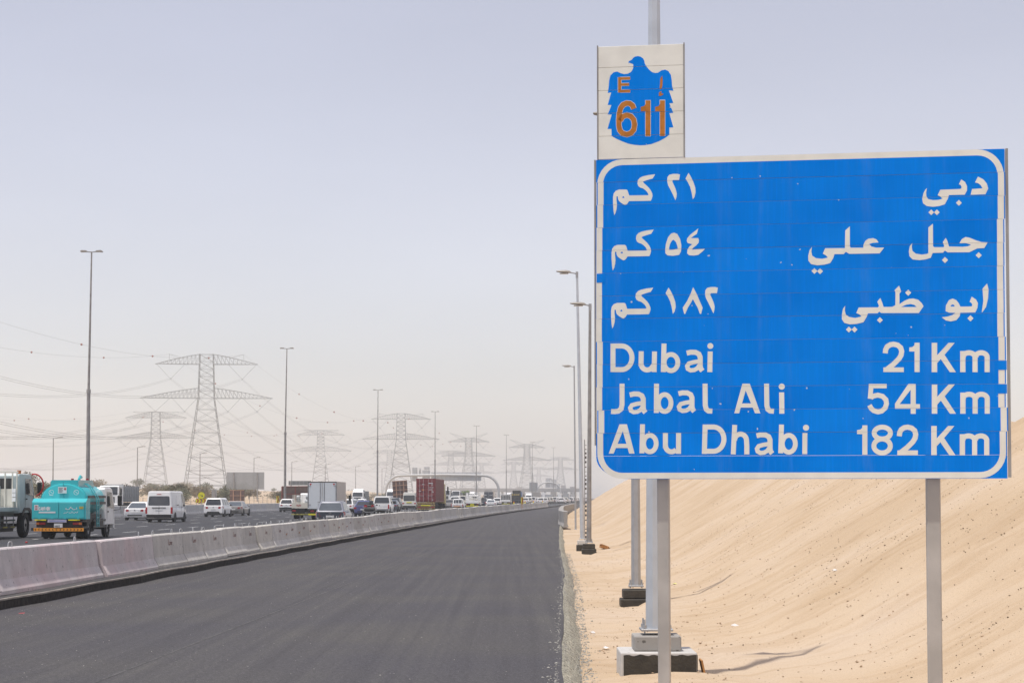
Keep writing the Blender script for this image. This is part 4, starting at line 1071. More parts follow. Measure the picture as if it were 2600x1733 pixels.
# ---------------------------------------------------------------- pylons
def lattice_leg(mb, z0, w0, z1, w1, n, r, big=False):
    """square tapering lattice between two levels"""
    prev = None
    for i in range(n + 1):
        t = i / n; t2 = t ** (.85 if big else 1); z = z0 + (z1 - z0) * t2; w = w0 + (w1 - w0) * t2
        c = [(-w / 2, -w / 2, z), (w / 2, -w / 2, z), (w / 2, w / 2, z), (-w / 2, w / 2, z)]
        if prev:
            for k in range(4):
                k2 = (k + 1) % 4
                mb.bar(prev[k], c[k], r * 1.15); mb.bar(prev[k], c[k2], r * .75); mb.bar(prev[k2], c[k], r * .75)
                mb.bar(c[k], c[k2], r * .8)
                if big and i < 3:                 # extra bracing in the tall bottom panels
                    mid = [(prev[k][q] + c[k2][q]) / 2 for q in range(3)]
                    m1 = [(prev[k][q] + c[k][q]) / 2 for q in range(3)]; m2 = [(prev[k2][q] + c[k2][q]) / 2 for q in range(3)]
                    mb.bar(m1, mid, r * .6); mb.bar(m2, mid, r * .6)
                    for e in (.25, .75):
                        a_ = [prev[k][q] + (c[k][q] - prev[k][q]) * e for q in range(3)]; b_ = [prev[k][q] + (c[k2][q] - prev[k][q]) * (e * .9) for q in range(3)]
                        mb.bar(a_, b_, r * .5)
                        a_ = [prev[k2][q] + (c[k2][q] - prev[k2][q]) * e for q in range(3)]; b_ = [prev[k2][q] + (c[k][q] - prev[k2][q]) * (e * .9) for q in range(3)]
                        mb.bar(a_, b_, r * .5)
        prev = c
def arm_truss(mb, zb, zt, half, wroot, r, n=10, side=1):
    for s_ in (side,):
        x0 = s_ * wroot / 2
        pb = pt = None
        for i in range(n + 1):
            t = i / n; x = x0 + (s_ * half - x0) * t
            d = (wroot / 2) * (1 - t) + .12
            zt_ = zb + (zt - zb) * (1 - t ** 1.25) if t < 1 else zb + .05
            b = [(x, -d, zb - .3 * (1 - t) * 0), (x, d, zb)]; tt = [(x, -d * .7, zt_), (x, d * .7, zt_)]
            if pb:
                for q in (0, 1):
                    mb.bar(pb[q], b[q], r); mb.bar(pt[q], tt[q], r); mb.bar(pt[q], b[q], r * .6); mb.bar(b[q], tt[q], r * .6)
                mb.bar(b[0], b[1], r * .6); mb.bar(pb[0], b[1], r * .5)
            pb, pt = b, tt
def vins(mb, x0, x1, z, drop, r):
    xm = (x0 + x1) / 2; mb.bar((x0, 0, z), (xm, 0, z - drop), r); mb.bar((x1, 0, z), (xm, 0, z - drop), r)
    for s_ in (-.35, .35): mb.bar((xm + s_, -.5, z - drop - .2), (xm + s_, .5, z - drop - .2), r)
    mb.bar((xm - .4, 0, z - drop - .2), (xm + .4, 0, z - drop - .2), r)
insm = mat('insulator_string', (.12, .12, .12), .4, var=.1)
def make_pylon(kind, x, Y, label, H_=61.8, r=.19, rz=0, group='power pylons marching beside the highway'):
    t = thing('power_pylon', (x, Y, 0), rz, label, 'power pylon', group)
    mb = MB(); k = H_ / 61.8
    lattice_leg(mb, -.5, 19 * k, 43.4 * k, 6.6 * k, 8, r, True); lattice_leg(mb, 43.4 * k, 6.6 * k, H_, 5.6 * k, 6, r)
    mb.bar((-9.0 * k, -9.0 * k, 6.5), (9.0 * k, -9.0 * k, 6.5), r * .8); mb.bar((-9 * k, 9 * k, 6.5), (9 * k, 9 * k, 6.5), r * .8)
    mb.build('tower_body', pylonm, t)
    tz = H_ - 4.1 * k
    
    for sd in (-1, 1): mb = MB(); arm_truss(mb, 43.4 * k, 47.6 * k, 27.7 * k, 6.2 * k, r * .95, 15, sd); mb.build('lower_crossarm', pylonm, t)
    
    for sd in (-1, 1): mb = MB(); arm_truss(mb, tz, H_, 21.4 * k, 5.6 * k, r * .95, 11, sd); mb.build('upper_crossarm', pylonm, t)
    if kind == 'B':
        mb = MB(); mb.bar((-16 * k, 0, H_ + .1), (16 * k, 0, H_ + .1), r)
        for s_ in (-1, 1):
            mb.bar((s_ * 16 * k, 0, H_), (s_ * 4 * k, 0, tz + 2), r * .7); mb.bar((s_ * 10 * k, 0, H_), (s_ * 7 * k, 0, tz + 2.5), r * .5)
        mb.build('earth_wire_bar', pylonm, t)
    elif kind == 'C':
        mb = MB()
        for s_ in (-1, 1):
            for d in (-.8, .8):
                mb.bar((s_ * 3 * k, d, H_), (s_ * 19.5 * k, 0, H_ + 4.8 * k), r * .8); mb.bar((s_ * 3 * k, d, tz), (s_ * 19.5 * k, 0, H_ + 4.8 * k), r * .8)
            for q in range(1, 6):
                f = q / 6; mb.bar((s_ * (3 + 16.5 * f) * k, 0, H_ + 4.8 * k * f), (s_ * (3 + 16.5 * (f - .1)) * k, 0, tz + (H_ + 4.8 * k - tz) * (f - .1)), r * .5)
        mb.build('earth_wire_horn', pylonm, t)
    else:
        for s_ in (-1, 1):
            mb = MB(); mb.bar((s_ * 10 * k, 0, H_ - 1.4 * k), (s_ * 15.5 * k, 0, H_ + .1), r * .8); mb.bar((s_ * 15.5 * k, 0, H_ + .1), (s_ * 15.5 * k, 0, H_ - 2.2 * k), r * .8); mb.build('earth_wire_horn', pylonm, t)
    mb = MB()
    for s_ in (-1, 1):
        for (a, b, z, d) in ((20.8, 9.0, tz, 6.2), (27.0, 15.2, 43.4 * k, 5.6), (14.2, 3.8, 43.4 * k, 5.6)):
            i_ = MB(); vins(i_, s_ * a * k, s_ * b * k, z, d * k, r * .7); i_.build('insulator', insm, t)
    return t
PY = {}
def pyl(key, kind, px, ytop, label, r=.165, rz=.09):
    H_ = 61.8; up = {'A': 0, 'B': 0, 'C': 4.8}[kind]
    Y = (H_ - EYE) * FPX / (1262 - ytop); Y = Y * 1.006
    x = xat(px, Y); PY[key] = (x, Y, rz)
    return make_pylon(kind, x, Y, label, H_, r * max(1, Y / 1150), rz)
pyl('A1', 'A', 523, 897, 'biggest nearest lattice pylon, left of the grey ribbed sign back', .135)
pyl('A2', 'A', 1018, 1048, 'mid distance lattice pylon behind the left half of the gantry')
pyl('A3', 'C', 1190, 1110, 'lattice pylon with raised horns behind the right half of the gantry', rz=.2)
pyl('A4', 'C', 1338, 1126, 'far lattice pylon with raised horns beyond the sixth tall light pole', rz=.2)
pyl('A5', 'B', 1423, 1160, 'very faint far pylon just left of the clustered lamp posts')
pyl('B1', 'B', 395, 1044, 'second nearest lattice pylon with a flat top bar, left of the biggest one')
pyl('B2', 'B', 814, 1091, 'flat-topped lattice pylon above the white box truck')
pyl('B3', 'B', 989, 1142, 'fainter flat-topped pylon just left of the mid distance pylon')
pyl('B4', 'B', 1145, 1143, 'faint flat-topped pylon left of the one with raised horns')
pyl('B5', 'B', 1223, 1174, 'faint small pylon right of the fifth tall light pole')
pyl('B6', 'B', 1304, 1172, 'faint small pylon left of the far horned pylon')
pyl('B7', 'B', 1368, 1185, 'faintest little pylon in the haze beside the far gantry')

# ---------------------------------------------------------------- conductors and marker balls
def wp(key, lx, z):
    x, Y, rz = PY[key] if isinstance(key, str) else key
    return Vector((x + lx * math.cos(rz), Y + lx * math.sin(rz), z))
def cable(p, q, sag, r, label, group):
    n = 26; pts = []
    for i in range(n + 1):
        t = i / n; v = p.lerp(q, t); v.z -= 4 * sag * t * (1 - t); pts.append(v - p)
    o = MB().tube(pts, r, 4, False).build('power_cable', cablem); o.location = p
    return tag(o, label, 'cable', group)
PH_ = [(-14.9, 51.5), (14.9, 51.5), (-21.1, 37.8), (21.1, 37.8), (-9, 37.8), (9, 37.8)]
EWl = [(-15.5, 61.9), (15.5, 61.9)]
PREV_A = (-172, 330, .09); PREV_B = (-345, 800, .09); PREV_C = (-480, 1100, .09)
spans = [(PREV_A, 'A1', 'left'), ('A1', 'A2', 'A'), ('A2', 'A3', 'A'), ('A3', 'A4', 'A'), (PREV_B, 'B1', 'left'), ('B1', 'B2', 'B'), ('B2', 'B4', 'B'), ('B4', 'B6', 'B'), ('B3', 'B5', 'B')]
BAL = MB().sphere((0, 0, 0), .36, 10, 7).mesh('marker_ball', ballm, smooth=True)
rn = random.Random(77); first = True
for a, b, g in spans:
    pa, pb = (PY.get(a, a) if isinstance(a, str) else a), PY[b]
    L = math.hypot(pa[0] - pb[0], pa[1] - pb[1])
    near = min(pa[1], pb[1]) < 900
    rr_ = .038 if near else .06
    gl = {'left': 'drooping cables at the left edge of the photo', 'A': 'drooping cables between the nearer pylons', 'B': 'drooping cables between the farther pylons'}[g]
    gd = {'left': 'thin grey power cable drooping in from the left edge of the photo', 'A': 'thin grey power cable drooping between the nearer row of pylons', 'B': 'faint grey power cable drooping between the farther row of pylons'}[g]
    for (lx, z) in PH_:
        sag = L * .038
        for dz in ((-.3, .3) if near else (0,)):
            cable(wp(a, lx, z + dz), wp(b, lx, z + dz), sag, rr_, gd, gl)
    for (lx, z) in EWl:
        p, q = wp(a, lx, z), wp(b, lx, z); sag = L * .028
        cable(p, q, sag, rr_ * .7, gd, gl)
        if L < 900 and pa[1] < 1500:
            for k in range(1, 6):
                t = (k + (.25 if lx > 0 else -.15)) / 6; v = p.lerp(q, t); v.z -= 4 * sag * t * (1 - t)
                o = put('marker_ball', BAL, None, v, scale=(1, 1, 1) if v.y < 1000 else (1.35, 1.35, 1.35)); tag(o, 'small round orange marker ball threaded on a high power cable', 'marker ball', 'orange marker balls on the power cables')

# ---------------------------------------------------------------- desert shrubs and trees
leafm = mat('dusty_leaf', (.23, .225, .145), .9, var=.25, scale=.7, spec=.1)
leafd = mat('dry_scrub', (.33, .275, .185), .95, var=.2, scale=.7, spec=.1)
leafg = mat('green_leaf', (.20, .27, .085), .85, var=.3, scale=.8, spec=.15)
bark = mat('bark', (.14, .10, .07), .9, var=.2)
def crown_mesh(w, h, n, seed, m, clumps=9, leaf=.16):
    r_ = random.Random(seed); mb = MB(); cs = []
    for i in range(clumps):
        a = r_.random() * 6.28; q = r_.random() ** .6
        cs.append((w * .34 * q * math.cos(a), w * .34 * q * math.sin(a), h * (.28 + .5 * r_.random() * (1 - .4 * q)), w * (.14 + .12 * r_.random())))
    for i in range(n):
        c = r_.choice(cs); d = Vector((r_.gauss(0, 1), r_.gauss(0, 1), r_.gauss(0, 1))).normalized() * c[3] * r_.random() ** .4
        p = Vector((c[0], c[1], c[2])) + Vector((d.x, d.y, d.z * .8)); p.z = max(.02, p.z)
        u = Vector((r_.gauss(0, 1), r_.gauss(0, 1), r_.gauss(0, 1))).normalized(); v = u.orthogonal().normalized(); s_ = leaf * (.6 + .8 * r_.random())
        mb.add([p - u * s_, p + v * s_ * .5, p + u * s_, p - v * s_ * .5], [(0, 1, 2, 3)])
    return mb.mesh('foliage', m)
def stem_mesh(h, n, seed, r=.05):
    r_ = random.Random(seed); mb = MB()
    for i in range(n):
        a = r_.random() * 6.28; l = h * (.5 + .4 * r_.random())
        mb.tube([(0, 0, -.2), (.1 * l * math.cos(a), .1 * l * math.sin(a), l * .4), (.45 * l * math.cos(a), .45 * l * math.sin(a), l)], r, 4, False, r * .3)
    return mb.mesh('stem', bark)
CR = [crown_mesh(4.4, 2.6, 700, 1, leafm, 10, .17), crown_mesh(3.4, 1.9, 520, 2, leafd, 8, .15), crown_mesh(5.2, 3.2, 900, 3, leafm, 13, .18), crown_mesh(6.4, 2.2, 800, 4, leafd, 12, .17)]
ST = [stem_mesh(2.0, 6, 1), stem_mesh(1.5, 6, 2)]
rn = random.Random(55); placed = 0
kinds = ['dusty green desert shrub on the sand beyond the far carriageway', 'dry brown scrub bush on the sand beyond the far carriageway']
named = {0: 'dense shrub behind the flatbed crane truck cab', 1: 'dull green bush between the white van and the nearest pylon', 2: 'wide green bush under the grey ribbed sign back', 3: 'pale scrub bush right of the oncoming tipper truck'}
spots = [(100, 300, 2, 1.1), (463, 330, 2, 1.0), (668, 360, 2, 1.15), (925, 380, 3, 1.3)]
for i in range(150):
    px = rn.uniform(-40, 1075); Y = rn.uniform(300, 760) if rn.random() < .8 else rn.uniform(760, 1300)
    spots.append((px, Y, rn.randrange(4), rn.uniform(.7, 1.5)))
for i, (px, Y, k, s_) in enumerate(spots):
    x = xat(px, Y)
    if x - Xb(Y) > -57: continue
    t = thing('desert_shrub', (x, Y, H(x, Y) - .1), rn.random() * 6.28, named.get(i, kinds[k % 2]), 'shrub', None if i in named else 'desert shrubs beyond the far carriageway')
    t.scale = (s_, s_, s_ * rn.uniform(.8, 1.2)); put('foliage', CR[k], t); put('stem', ST[k % 2], t)
Y = 620; x = xat(1181, Y)
t = thing('green_tree', (x, Y, 0), 0, 'rounded fresh green tree below the gantry signs', 'tree')
put('foliage', crown_mesh(4.2, 4.6, 1500, 9, leafg, 16, .17), t, (0, 0, .7)); MB().tube([(0, 0, -.5), (.1, 0, 1.2), (0, 0, 2.6)], .16, 6, True, .07).build('trunk', bark, t)
put('limb', stem_mesh(3.4, 7, 8, .05), t)
sc = MB(); rn = random.Random(8)
for i in range(5200):
    Y = 330 + 1300 * rn.random() ** 1.6; u = -60 - 240 * rn.random(); x = Xb(Y) + u
    if fbm(x * .012, Y * .008, 40) < -.12 and rn.random() < .8: continue
    z = H(x, Y); r_ = rn.uniform(.35, 1.0)
    for k in range(9):
        c = Vector((x + rn.gauss(0, r_ * .5), Y + rn.gauss(0, r_ * .5), z + abs(rn.gauss(0, r_ * .42)))); a = Vector((rn.gauss(0, 1), rn.gauss(0, 1), rn.gauss(0, 1))).normalized() * r_ * .30; b = a.orthogonal().normalized() * r_ * .22
        sc.add([c - a, c + b, c + a, c - b], [(0, 1, 2, 3)])
stuff(sc.build('low_scrub', mat('low_dry_scrub', (.33, .29, .20), .95, var=.25, scale=.05, spec=.1)))
# wire fence along the far edge
t = thing('wire_fence', (0, 0, 0), 0, 'thin wire mesh fence running behind the far carriageway', 'fence')
me = MB().box(-.04, .04, -.04, .04, -.6, 2.0).mesh('fence_post', steel_warm)
Y = 215
while Y < 620: put('fence_post', me, t, (Xb(Y) - 58, Y, -.2)); Y += 4.5
mb = MB()
for z in (.2, .7, 1.2, 1.7):
    mb.tube([(Xb(Y_) - 58, Y_, z) for Y_ in range(215, 621, 15)], .014, 4, False)
mb.build('wire', steel_warm, t)['kind'] = 'stuff'
# ---------------------------------------------------------------- vehicles
def wheel(root, x, y, r, w, side, rim=rimm, dual=False):
    t = MB(); xo = x
    prof = [(-w / 2, r * .80), (-w / 2 * .92, r * .95), (-w / 2 * .6, r), (w / 2 * .6, r), (w / 2 * .92, r * .95), (w / 2, r * .80), (w / 2, r * .60), (-w / 2, r * .60)]
    rings = [[(xo + px, y + pr * math.cos(2 * math.pi * k / 20), r + pr * math.sin(2 * math.pi * k / 20)) for px, pr in prof] for k in range(20)]
    t.rings(rings + [rings[0]], caps=False)
    o = t.build('wheel', rubber, root, smooth=True)
    rb_ = MB(); s_ = side
    rb_.rings([[(xo + s_ * w * .30, y + q * r * math.cos(2 * math.pi * k / 20), r + q * r * math.sin(2 * math.pi * k / 20)) for k in range(20)] for q in (.61,)] +
              [[(xo + s_ * w * .34, y + .5 * r * math.cos(2 * math.pi * k / 20), r + .5 * r * math.sin(2 * math.pi * k / 20)) for k in range(20)]] +
              [[(xo + s_ * w * (.12 if dual else .40), y + .2 * r * math.cos(2 * math.pi * k / 20), r + .2 * r * math.sin(2 * math.pi * k / 20)) for k in range(20)]])
    rb_.build('rim', rim, o, smooth=False)
    return o
def loft(sections):
    """sections: (y, [(x, z) half outline from the bottom centre to the top centre]) mirrored into closed rings"""
    rings = []
    for y, h in sections:
        rings.append([(x, y, z) for x, z in h] + [(-x, y, z) for x, z in h[::-1] if x > 1e-4])
    return MB().rings(rings)
def half(w, zb, zt, zm=None, low=.90, top=.86, r=.06):
    zm = zm if zm is not None else zb + (zt - zb) * .55
    return [(0, zb), (w * low, zb), (w * .985, zb + r), (w, zm), (w * .985, zt - r * 1.4), (w * (top + 1) / 2, zt - r * .35), (w * top, zt), (0, zt)]
def facequad(mb, a, b, c, d, off, inset=0.0):
    a, b, c, d = map(Vector, (a, b, c, d)); n = (b - a).cross(d - a).normalized(); m = (a + b + c + d) / 4
    q = [p + (m - p).normalized() * inset + n * off for p in (a, b, c, d)]
    return mb.quad(*q)
def shrink(mb, pts, off_vec):
    return mb.add([Vector(p) + off_vec for p in pts], [tuple(range(len(pts)))])
def rounded_quad(pts, r=.12, n=3):
    """round the corners of a planar quad"""
    P = [Vector(p) for p in pts]; out = []
    for i in range(4):
        p = P[i]; a = (P[i - 1] - p); b = (P[(i + 1) % 4] - p); ra = min(r, a.length * .4); rb2 = min(r, b.length * .4)
        s = p + a.normalized() * ra; e = p + b.normalized() * rb2
        for k in range(n + 1):
            t = k / n; out.append(s * (1 - t) ** 2 + p * 2 * t * (1 - t) + e * t * t)
    return out
def pane(name, pts, off, m, root, r=.1):
    P = rounded_quad(pts, r); n = (P[0] - P[5]).cross(P[9] - P[5]).normalized()
    c = sum(P, Vector()) / len(P)
    if off is not None and n.dot(Vector(off)) < 0: n = -n
    return MB().add([p + n * .006 for p in P], [tuple(range(len(P)))]).build(name, m, root)

def make_car(root, paint=white, L=4.6, W=1.8, Ht=1.46, kind='sedan', belt=.62, glassm=glass, lights='wide', badge=True, cladding=False, plate_=True, wr=.33, roofrails=False, platez=None):
    """rear bumper at y = 0, driving towards +y"""
    w = W / 2; zb = .22 if kind == 'sedan' else .28; zt = Ht * belt
    if kind == 'sedan':   S = [(0, .92, zb + .14, zt * .97), (.10, .97, zb + .02, zt * 1.02), (.5, 1, zb - .02, zt * 1.03), (1.1, 1, zb - .04, zt * 1.0), (L * .5, 1, zb - .04, zt * .98), (L * .70, 1, zb - .04, zt * .98), (L * .88, .97, zb - .02, zt * .86), (L * .97, .90, zb, zt * .74), (L, .80, zb + .1, zt * .60)]
    elif kind == 'pickup': S = [(0, .97, zb + .22, zt), (.08, 1, zb + .12, zt), (1.6, 1, zb, zt), (L * .5, 1, zb, zt), (L * .72, 1, zb, zt), (L * .9, .98, zb, zt * .93), (L * .98, .93, zb + .05, zt * .85), (L, .88, zb + .1, zt * .7)]
    elif kind == 'van':   S = [(0, .96, zb + .05, zt), (.10, 1, zb, zt), (L * .5, 1, zb - .02, zt), (L * .78, 1, zb - .02, zt), (L * .93, .96, zb, zt * .82), (L, .86, zb + .05, zt * .60)]
    else:                 S = [(0, .93, zb + .10, zt * .99), (.10, .985, zb, zt * 1.0), (.6, 1, zb - .03, zt), (L * .5, 1, zb - .03, zt), (L * .72, 1, zb - .03, zt), (L * .90, .97, zb, zt * .90), (L * .975, .90, zb + .02, zt * .80), (L, .82, zb + .1, zt * .62)]
    loft([(y, half(w * k, a, b)) for y, k, a, b in S]).build('body', paint, root, smooth=True)
    # greenhouse
    G = dict(sedan=(.62, 1.35, L * .52, L * .72), suv=(.04, .38, L * .55, L * .74), mpv=(.02, .30, L * .60, L * .82), hatch=(.10, .62, L * .54, L * .74), van=(.0, .12, L * .80, L * .93), pickup=(L * .36, L * .385, L * .62, L * .75), prius=(.10, 1.0, L * .52, L * .80))[kind]
    yb0, yr0, yr1, yb1 = G; wb_ = w * .96; wt_ = w * {'van': .86, 'sedan': .70, 'pickup': .78, 'mpv': .74}.get(kind, .74)
    zt0 = zt - .02; zr = Ht
    n = 6; rings = []
    bot = [(-wb_, yb0, zt0), (wb_, yb0, zt0), (wb_, yb1, zt0), (-wb_, yb1, zt0)]
    e = .10
    top = [(-wt_, yr0, zr - .05), (wt_, yr0, zr - .05), (wt_, yr1, zr - .05), (-wt_, yr1, zr - .05)]
    def ring(q4, r_, z=None):
        return [tuple(p) for p in rounded_quad(q4, r_, 3)]
    top2 = [(-wt_ + e, yr0 + e * .9, zr), (wt_ - e, yr0 + e * .9, zr), (wt_ - e, yr1 - e, zr), (-wt_ + e, yr1 - e, zr)]
    MB().rings([ring(bot, .12), ring(top, .16), ring(top2, .14)]).build('cabin', paint, root, smooth=True)
    B, T = [Vector(p) for p in bot], [Vector(p) for p in top]
    lp = lambda a, b, t: a.lerp(b, t)
    # rear glass
    lo, hi = (.12, .90) if kind not in ('van',) else (.10, .72)
    a, b = lp(B[0], T[0], lo), lp(B[1], T[1], lo); c, d = lp(B[1], T[1], hi), lp(B[0], T[0], hi)
    sx = lambda p, q, t: p.lerp(q, t)
    rg = pane('rear_window', [sx(a, b, .07), sx(b, a, .07), sx(c, d, .07), sx(d, c, .07)], (0, -1, 0), glassm, root, .10)
    if kind == 'pickup': pass
    # windscreen
    a, b = lp(B[3], T[3], .08), lp(B[2], T[2], .08); c, d = lp(B[2], T[2], .92), lp(B[3], T[3], .92)
    pane('windscreen', [sx(b, a, .06), sx(a, b, .06), sx(d, c, .06), sx(c, d, .06)], (0, 1, 0), glassm, root, .08)
    # side glass
    cuts = {'sedan': [.10, .50, .90], 'suv': [.06, .30, .62, .93], 'mpv': [.05, .30, .62, .93], 'hatch': [.10, .34, .62, .92], 'van': [.80, .985], 'pickup': [.08, .48, .92], 'prius': [.15, .55, .92]}[kind]
    for s_, (i0, i1) in ((1, (1, 2)), (-1, (0, 3))):
        for c0, c1 in zip(cuts, cuts[1:]):
            g0, g1 = .13, .86
            bl, br = lp(B[i0], B[i1], c0), lp(B[i0], B[i1], c1 - .025); tl, tr = lp(T[i0], T[i1], c0), lp(T[i0], T[i1], c1 - .025)
            if c0 == cuts[0] and kind not in ('van',): tl = lp(T[i0], T[i1], c0 + .03)
            pane('side_window', [lp(bl, tl, g0), lp(br, tr, g0), lp(br, tr, g1), lp(bl, tl, g1)], (s_, 0, 0), glassm, root, .06)
    # lamps, bumper, plate
    if lights == 'wide':
        for s_ in (-1, 1):
            MB().add([(s_ * w * .48, -.016, zt * .80), (s_ * w * .93, .01, zt * .70), (s_ * w * 1.008, .26, zt * .76), (s_ * w * 1.004, .28, zt * .95), (s_ * w * .93, .01, zt * .97), (s_ * w * .55, -.016, zt * .93)], [(0, 1, 4, 5), (1, 2, 3, 4)]).build('tail_light', redl, root)
    elif lights == 'tall':
        for s_ in (-1, 1): MB().box(min(s_ * w * .87, s_ * w * 1.004), max(s_ * w * .87, s_ * w * 1.004), -.008, .16, zt * .55, zt * .98).build('tail_light', redl, root, bevel=.012)
    elif lights == 'small':
        for s_ in (-1, 1): MB().box(min(s_ * w * .70, s_ * w * 1.002), max(s_ * w * .70, s_ * w * 1.002), -.006, .2, zt * .70, zt * .88).build('tail_light', redl, root, bevel=.02)
    bz = zb + .05
    if cladding or kind in ('van', 'suv'):
        m_ = MB(); m_.rings([[tuple(p) for p in [(-w * .93, -.015, bz), (w * .93, -.015, bz), (w * 1.006, .25, bz), (w * 1.006, .34, bz), (-w * 1.006, .34, bz), (-w * 1.006, .25, bz)]],
                             [tuple(p) for p in [(-w * .95, -.03, bz + .24), (w * .95, -.03, bz + .24), (w * 1.008, .25, bz + .24), (w * 1.008, .34, bz + .24), (-w * 1.008, .34, bz + .24), (-w * 1.008, .25, bz + .24)]]])
        m_.build('bumper', black, root)
        for s_ in (-1, 1): MB().box(min(s_ * w * .9, s_ * (w * 1.006)), max(s_ * w * .9, s_ * w * 1.006), .34, L * .93, zb - .04, zb + .07).build('sill', black, root)
    else:
        MB().box(-w * .62, w * .62, -.012, .1, zb + .13, zb + .22).build('bumper_insert', black, root)
    if plate_:
        pz = platez or zt * .70
        MB().box(-.24, .24, -.022, .0, pz - .055, pz + .055).build('number_plate', plate, root)
    if badge:
        MB().cyl((0, -.012, zt * .88), 'y', .05, .02, 12).build('badge', rimm, root)
    ya, yf = L * .19, L * .80
    for yy in (ya, yf):
        for s_ in (-1, 1):
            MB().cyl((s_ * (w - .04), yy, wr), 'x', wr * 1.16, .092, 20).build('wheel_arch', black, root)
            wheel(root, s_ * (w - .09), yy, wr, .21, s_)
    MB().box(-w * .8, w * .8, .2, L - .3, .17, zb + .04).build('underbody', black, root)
    for s_ in (-1, 1):
        MB().sphere((s_ * (w + .10), L * .66, zt + .07), .10, 8, 6, (1, .7, .75)).build('wing_mirror', paint if kind == 'sedan' else black, root, smooth=True)
    if roofrails:
        for s_ in (-1, 1): MB().tube([(s_ * wt_ * .92, yr0 + .3, Ht - .03), (s_ * wt_ * .92, yr0 + .45, Ht + .05), (s_ * wt_ * .92, yr1 - .3, Ht + .05), (s_ * wt_ * .92, yr1 - .15, Ht - .03)], .02, 6).build('roof_rail', steel, root)
    # front lamps
    for s_ in (-1, 1):
        MB().box(min(s_ * w * .5, s_ * w * .82), max(s_ * w * .5, s_ * w * .82), L - .12, L - .0, zt * .52, zt * .68).build('headlight', headl, root, bevel=.02)
    MB().box(-w * .4, w * .4, L - .05, L + .012, zt * .40, zt * .62).build('grille', black, root, bevel=.01)
    return dict(w=w, zt=zt, zb=zb, B=B, T=T)

def vplace(name, px, Y, label, cat, dz=0, flip=False, L=0, group=None, yaw=0):
    x = xat(px, Y)
    t = thing(name, (x, Y, dz), head(Y) + yaw + (math.pi if flip else 0), label, cat, group)
    if flip: t.location = (x + slope(Y) * L, Y + L, dz)       # origin is the rear, so the nose faces the camera at Y
    return t

# ---- white van with grille over the rear glass
t = vplace('delivery_van', 404.5, 137, 'white high-roof panel van with mesh behind its rear window', 'van')
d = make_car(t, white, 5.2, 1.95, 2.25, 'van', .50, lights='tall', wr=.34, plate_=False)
MB().box(-.50, .50, -.02, .0, 1.02, 1.08).build('handle_strip', black, t); MB().box(-.27, .27, -.018, .0, .86, .98).build('number_plate', plate, t)
MB().box(-.16, .16, -.0, .05, 2.0, 2.05).build('brake_light', redl, t)
mb = MB(); B, T = d['B'], d['T']
rx = lambda q: (-1 + 2 * q) * .78
for k in range(-4, 15):                           # crossed wires behind the glass read as a mesh
    for s_ in (-1, 1):
        x0 = -.80 + k * .16; x1 = x0 + s_ * .50
        if -.80 <= x0 <= .80 and -.80 <= x1 <= .80: mb.bar((x0, .016, 1.27), (x1, .075, 1.86), .016)
mb.build('window_mesh', rimm, t)['kind'] = 'stuff'
MB().box(.975, .982, 1.6, 2.2, 1.22, 1.28).build('side_vent', black, t)
MB().box(.972, .980, 3.2, 3.25, 1.0, 1.16).build('door_handle', black, t)
MB().box(-.007, .007, -.012, .0, .62, 1.24).build('door_gap', black, t)
for y in (1.25, 3.05, 4.1): MB().box(.966, .9785, y, y + .012, .45, 1.95).build('panel_gap', mat('panel_gap_grey', (.35, .35, .35)), t)

# ---- cars on the near carriageway
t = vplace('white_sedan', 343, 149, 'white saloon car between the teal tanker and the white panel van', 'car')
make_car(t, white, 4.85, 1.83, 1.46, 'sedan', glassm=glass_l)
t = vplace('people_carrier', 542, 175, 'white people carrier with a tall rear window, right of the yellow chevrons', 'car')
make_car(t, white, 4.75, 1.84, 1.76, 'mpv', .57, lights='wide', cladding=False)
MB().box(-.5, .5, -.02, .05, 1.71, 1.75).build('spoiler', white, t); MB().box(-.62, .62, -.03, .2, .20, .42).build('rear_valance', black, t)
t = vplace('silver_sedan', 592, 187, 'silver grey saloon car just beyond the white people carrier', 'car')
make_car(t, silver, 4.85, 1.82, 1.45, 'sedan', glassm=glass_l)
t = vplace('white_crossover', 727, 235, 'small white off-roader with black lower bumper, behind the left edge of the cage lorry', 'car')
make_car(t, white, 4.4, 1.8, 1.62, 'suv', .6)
t = vplace('grey_crossover', 838.5, 112, 'metallic grey crossover half hidden behind the near concrete barrier', 'car')
d = make_car(t, greycar, 4.1, 1.77, 1.58, 'suv', .615, roofrails=True, lights='none', badge=False, glassm=glass_l)
for s_ in (-1, 1): MB().add([(s_ * .55, -.02, .66), (s_ * .86, .03, .64), (s_ * .89, .22, .80), (s_ * .88, .22, .93), (s_ * .82, .02, .96), (s_ * .66, -.02, .90)], [(0, 1, 4, 5), (1, 2, 3, 4)]).build('tail_light', redl, t)
MB().box(-.78, .78, -.014, .02, .60, .95).build('tailgate_panel', darkcar, t, bevel=.01)
o = MB(); ring_ = arc(0, -.87, .07, .045, 0, 360, 16)[:-1]; o.add(*[[(x, -.024, -z) for x, z in stroke_faces(ring_, .014, True)[0]], stroke_faces(ring_, .014, True)[1]]); o.bar((-.03, -.024, .84), (-.03, -.024, .90), .012); o.bar((.03, -.024, .84), (.03, -.024, .90), .012); o.bar((-.03, -.024, .87), (.03, -.024, .87), .012); o.build('badge', rimm, t)
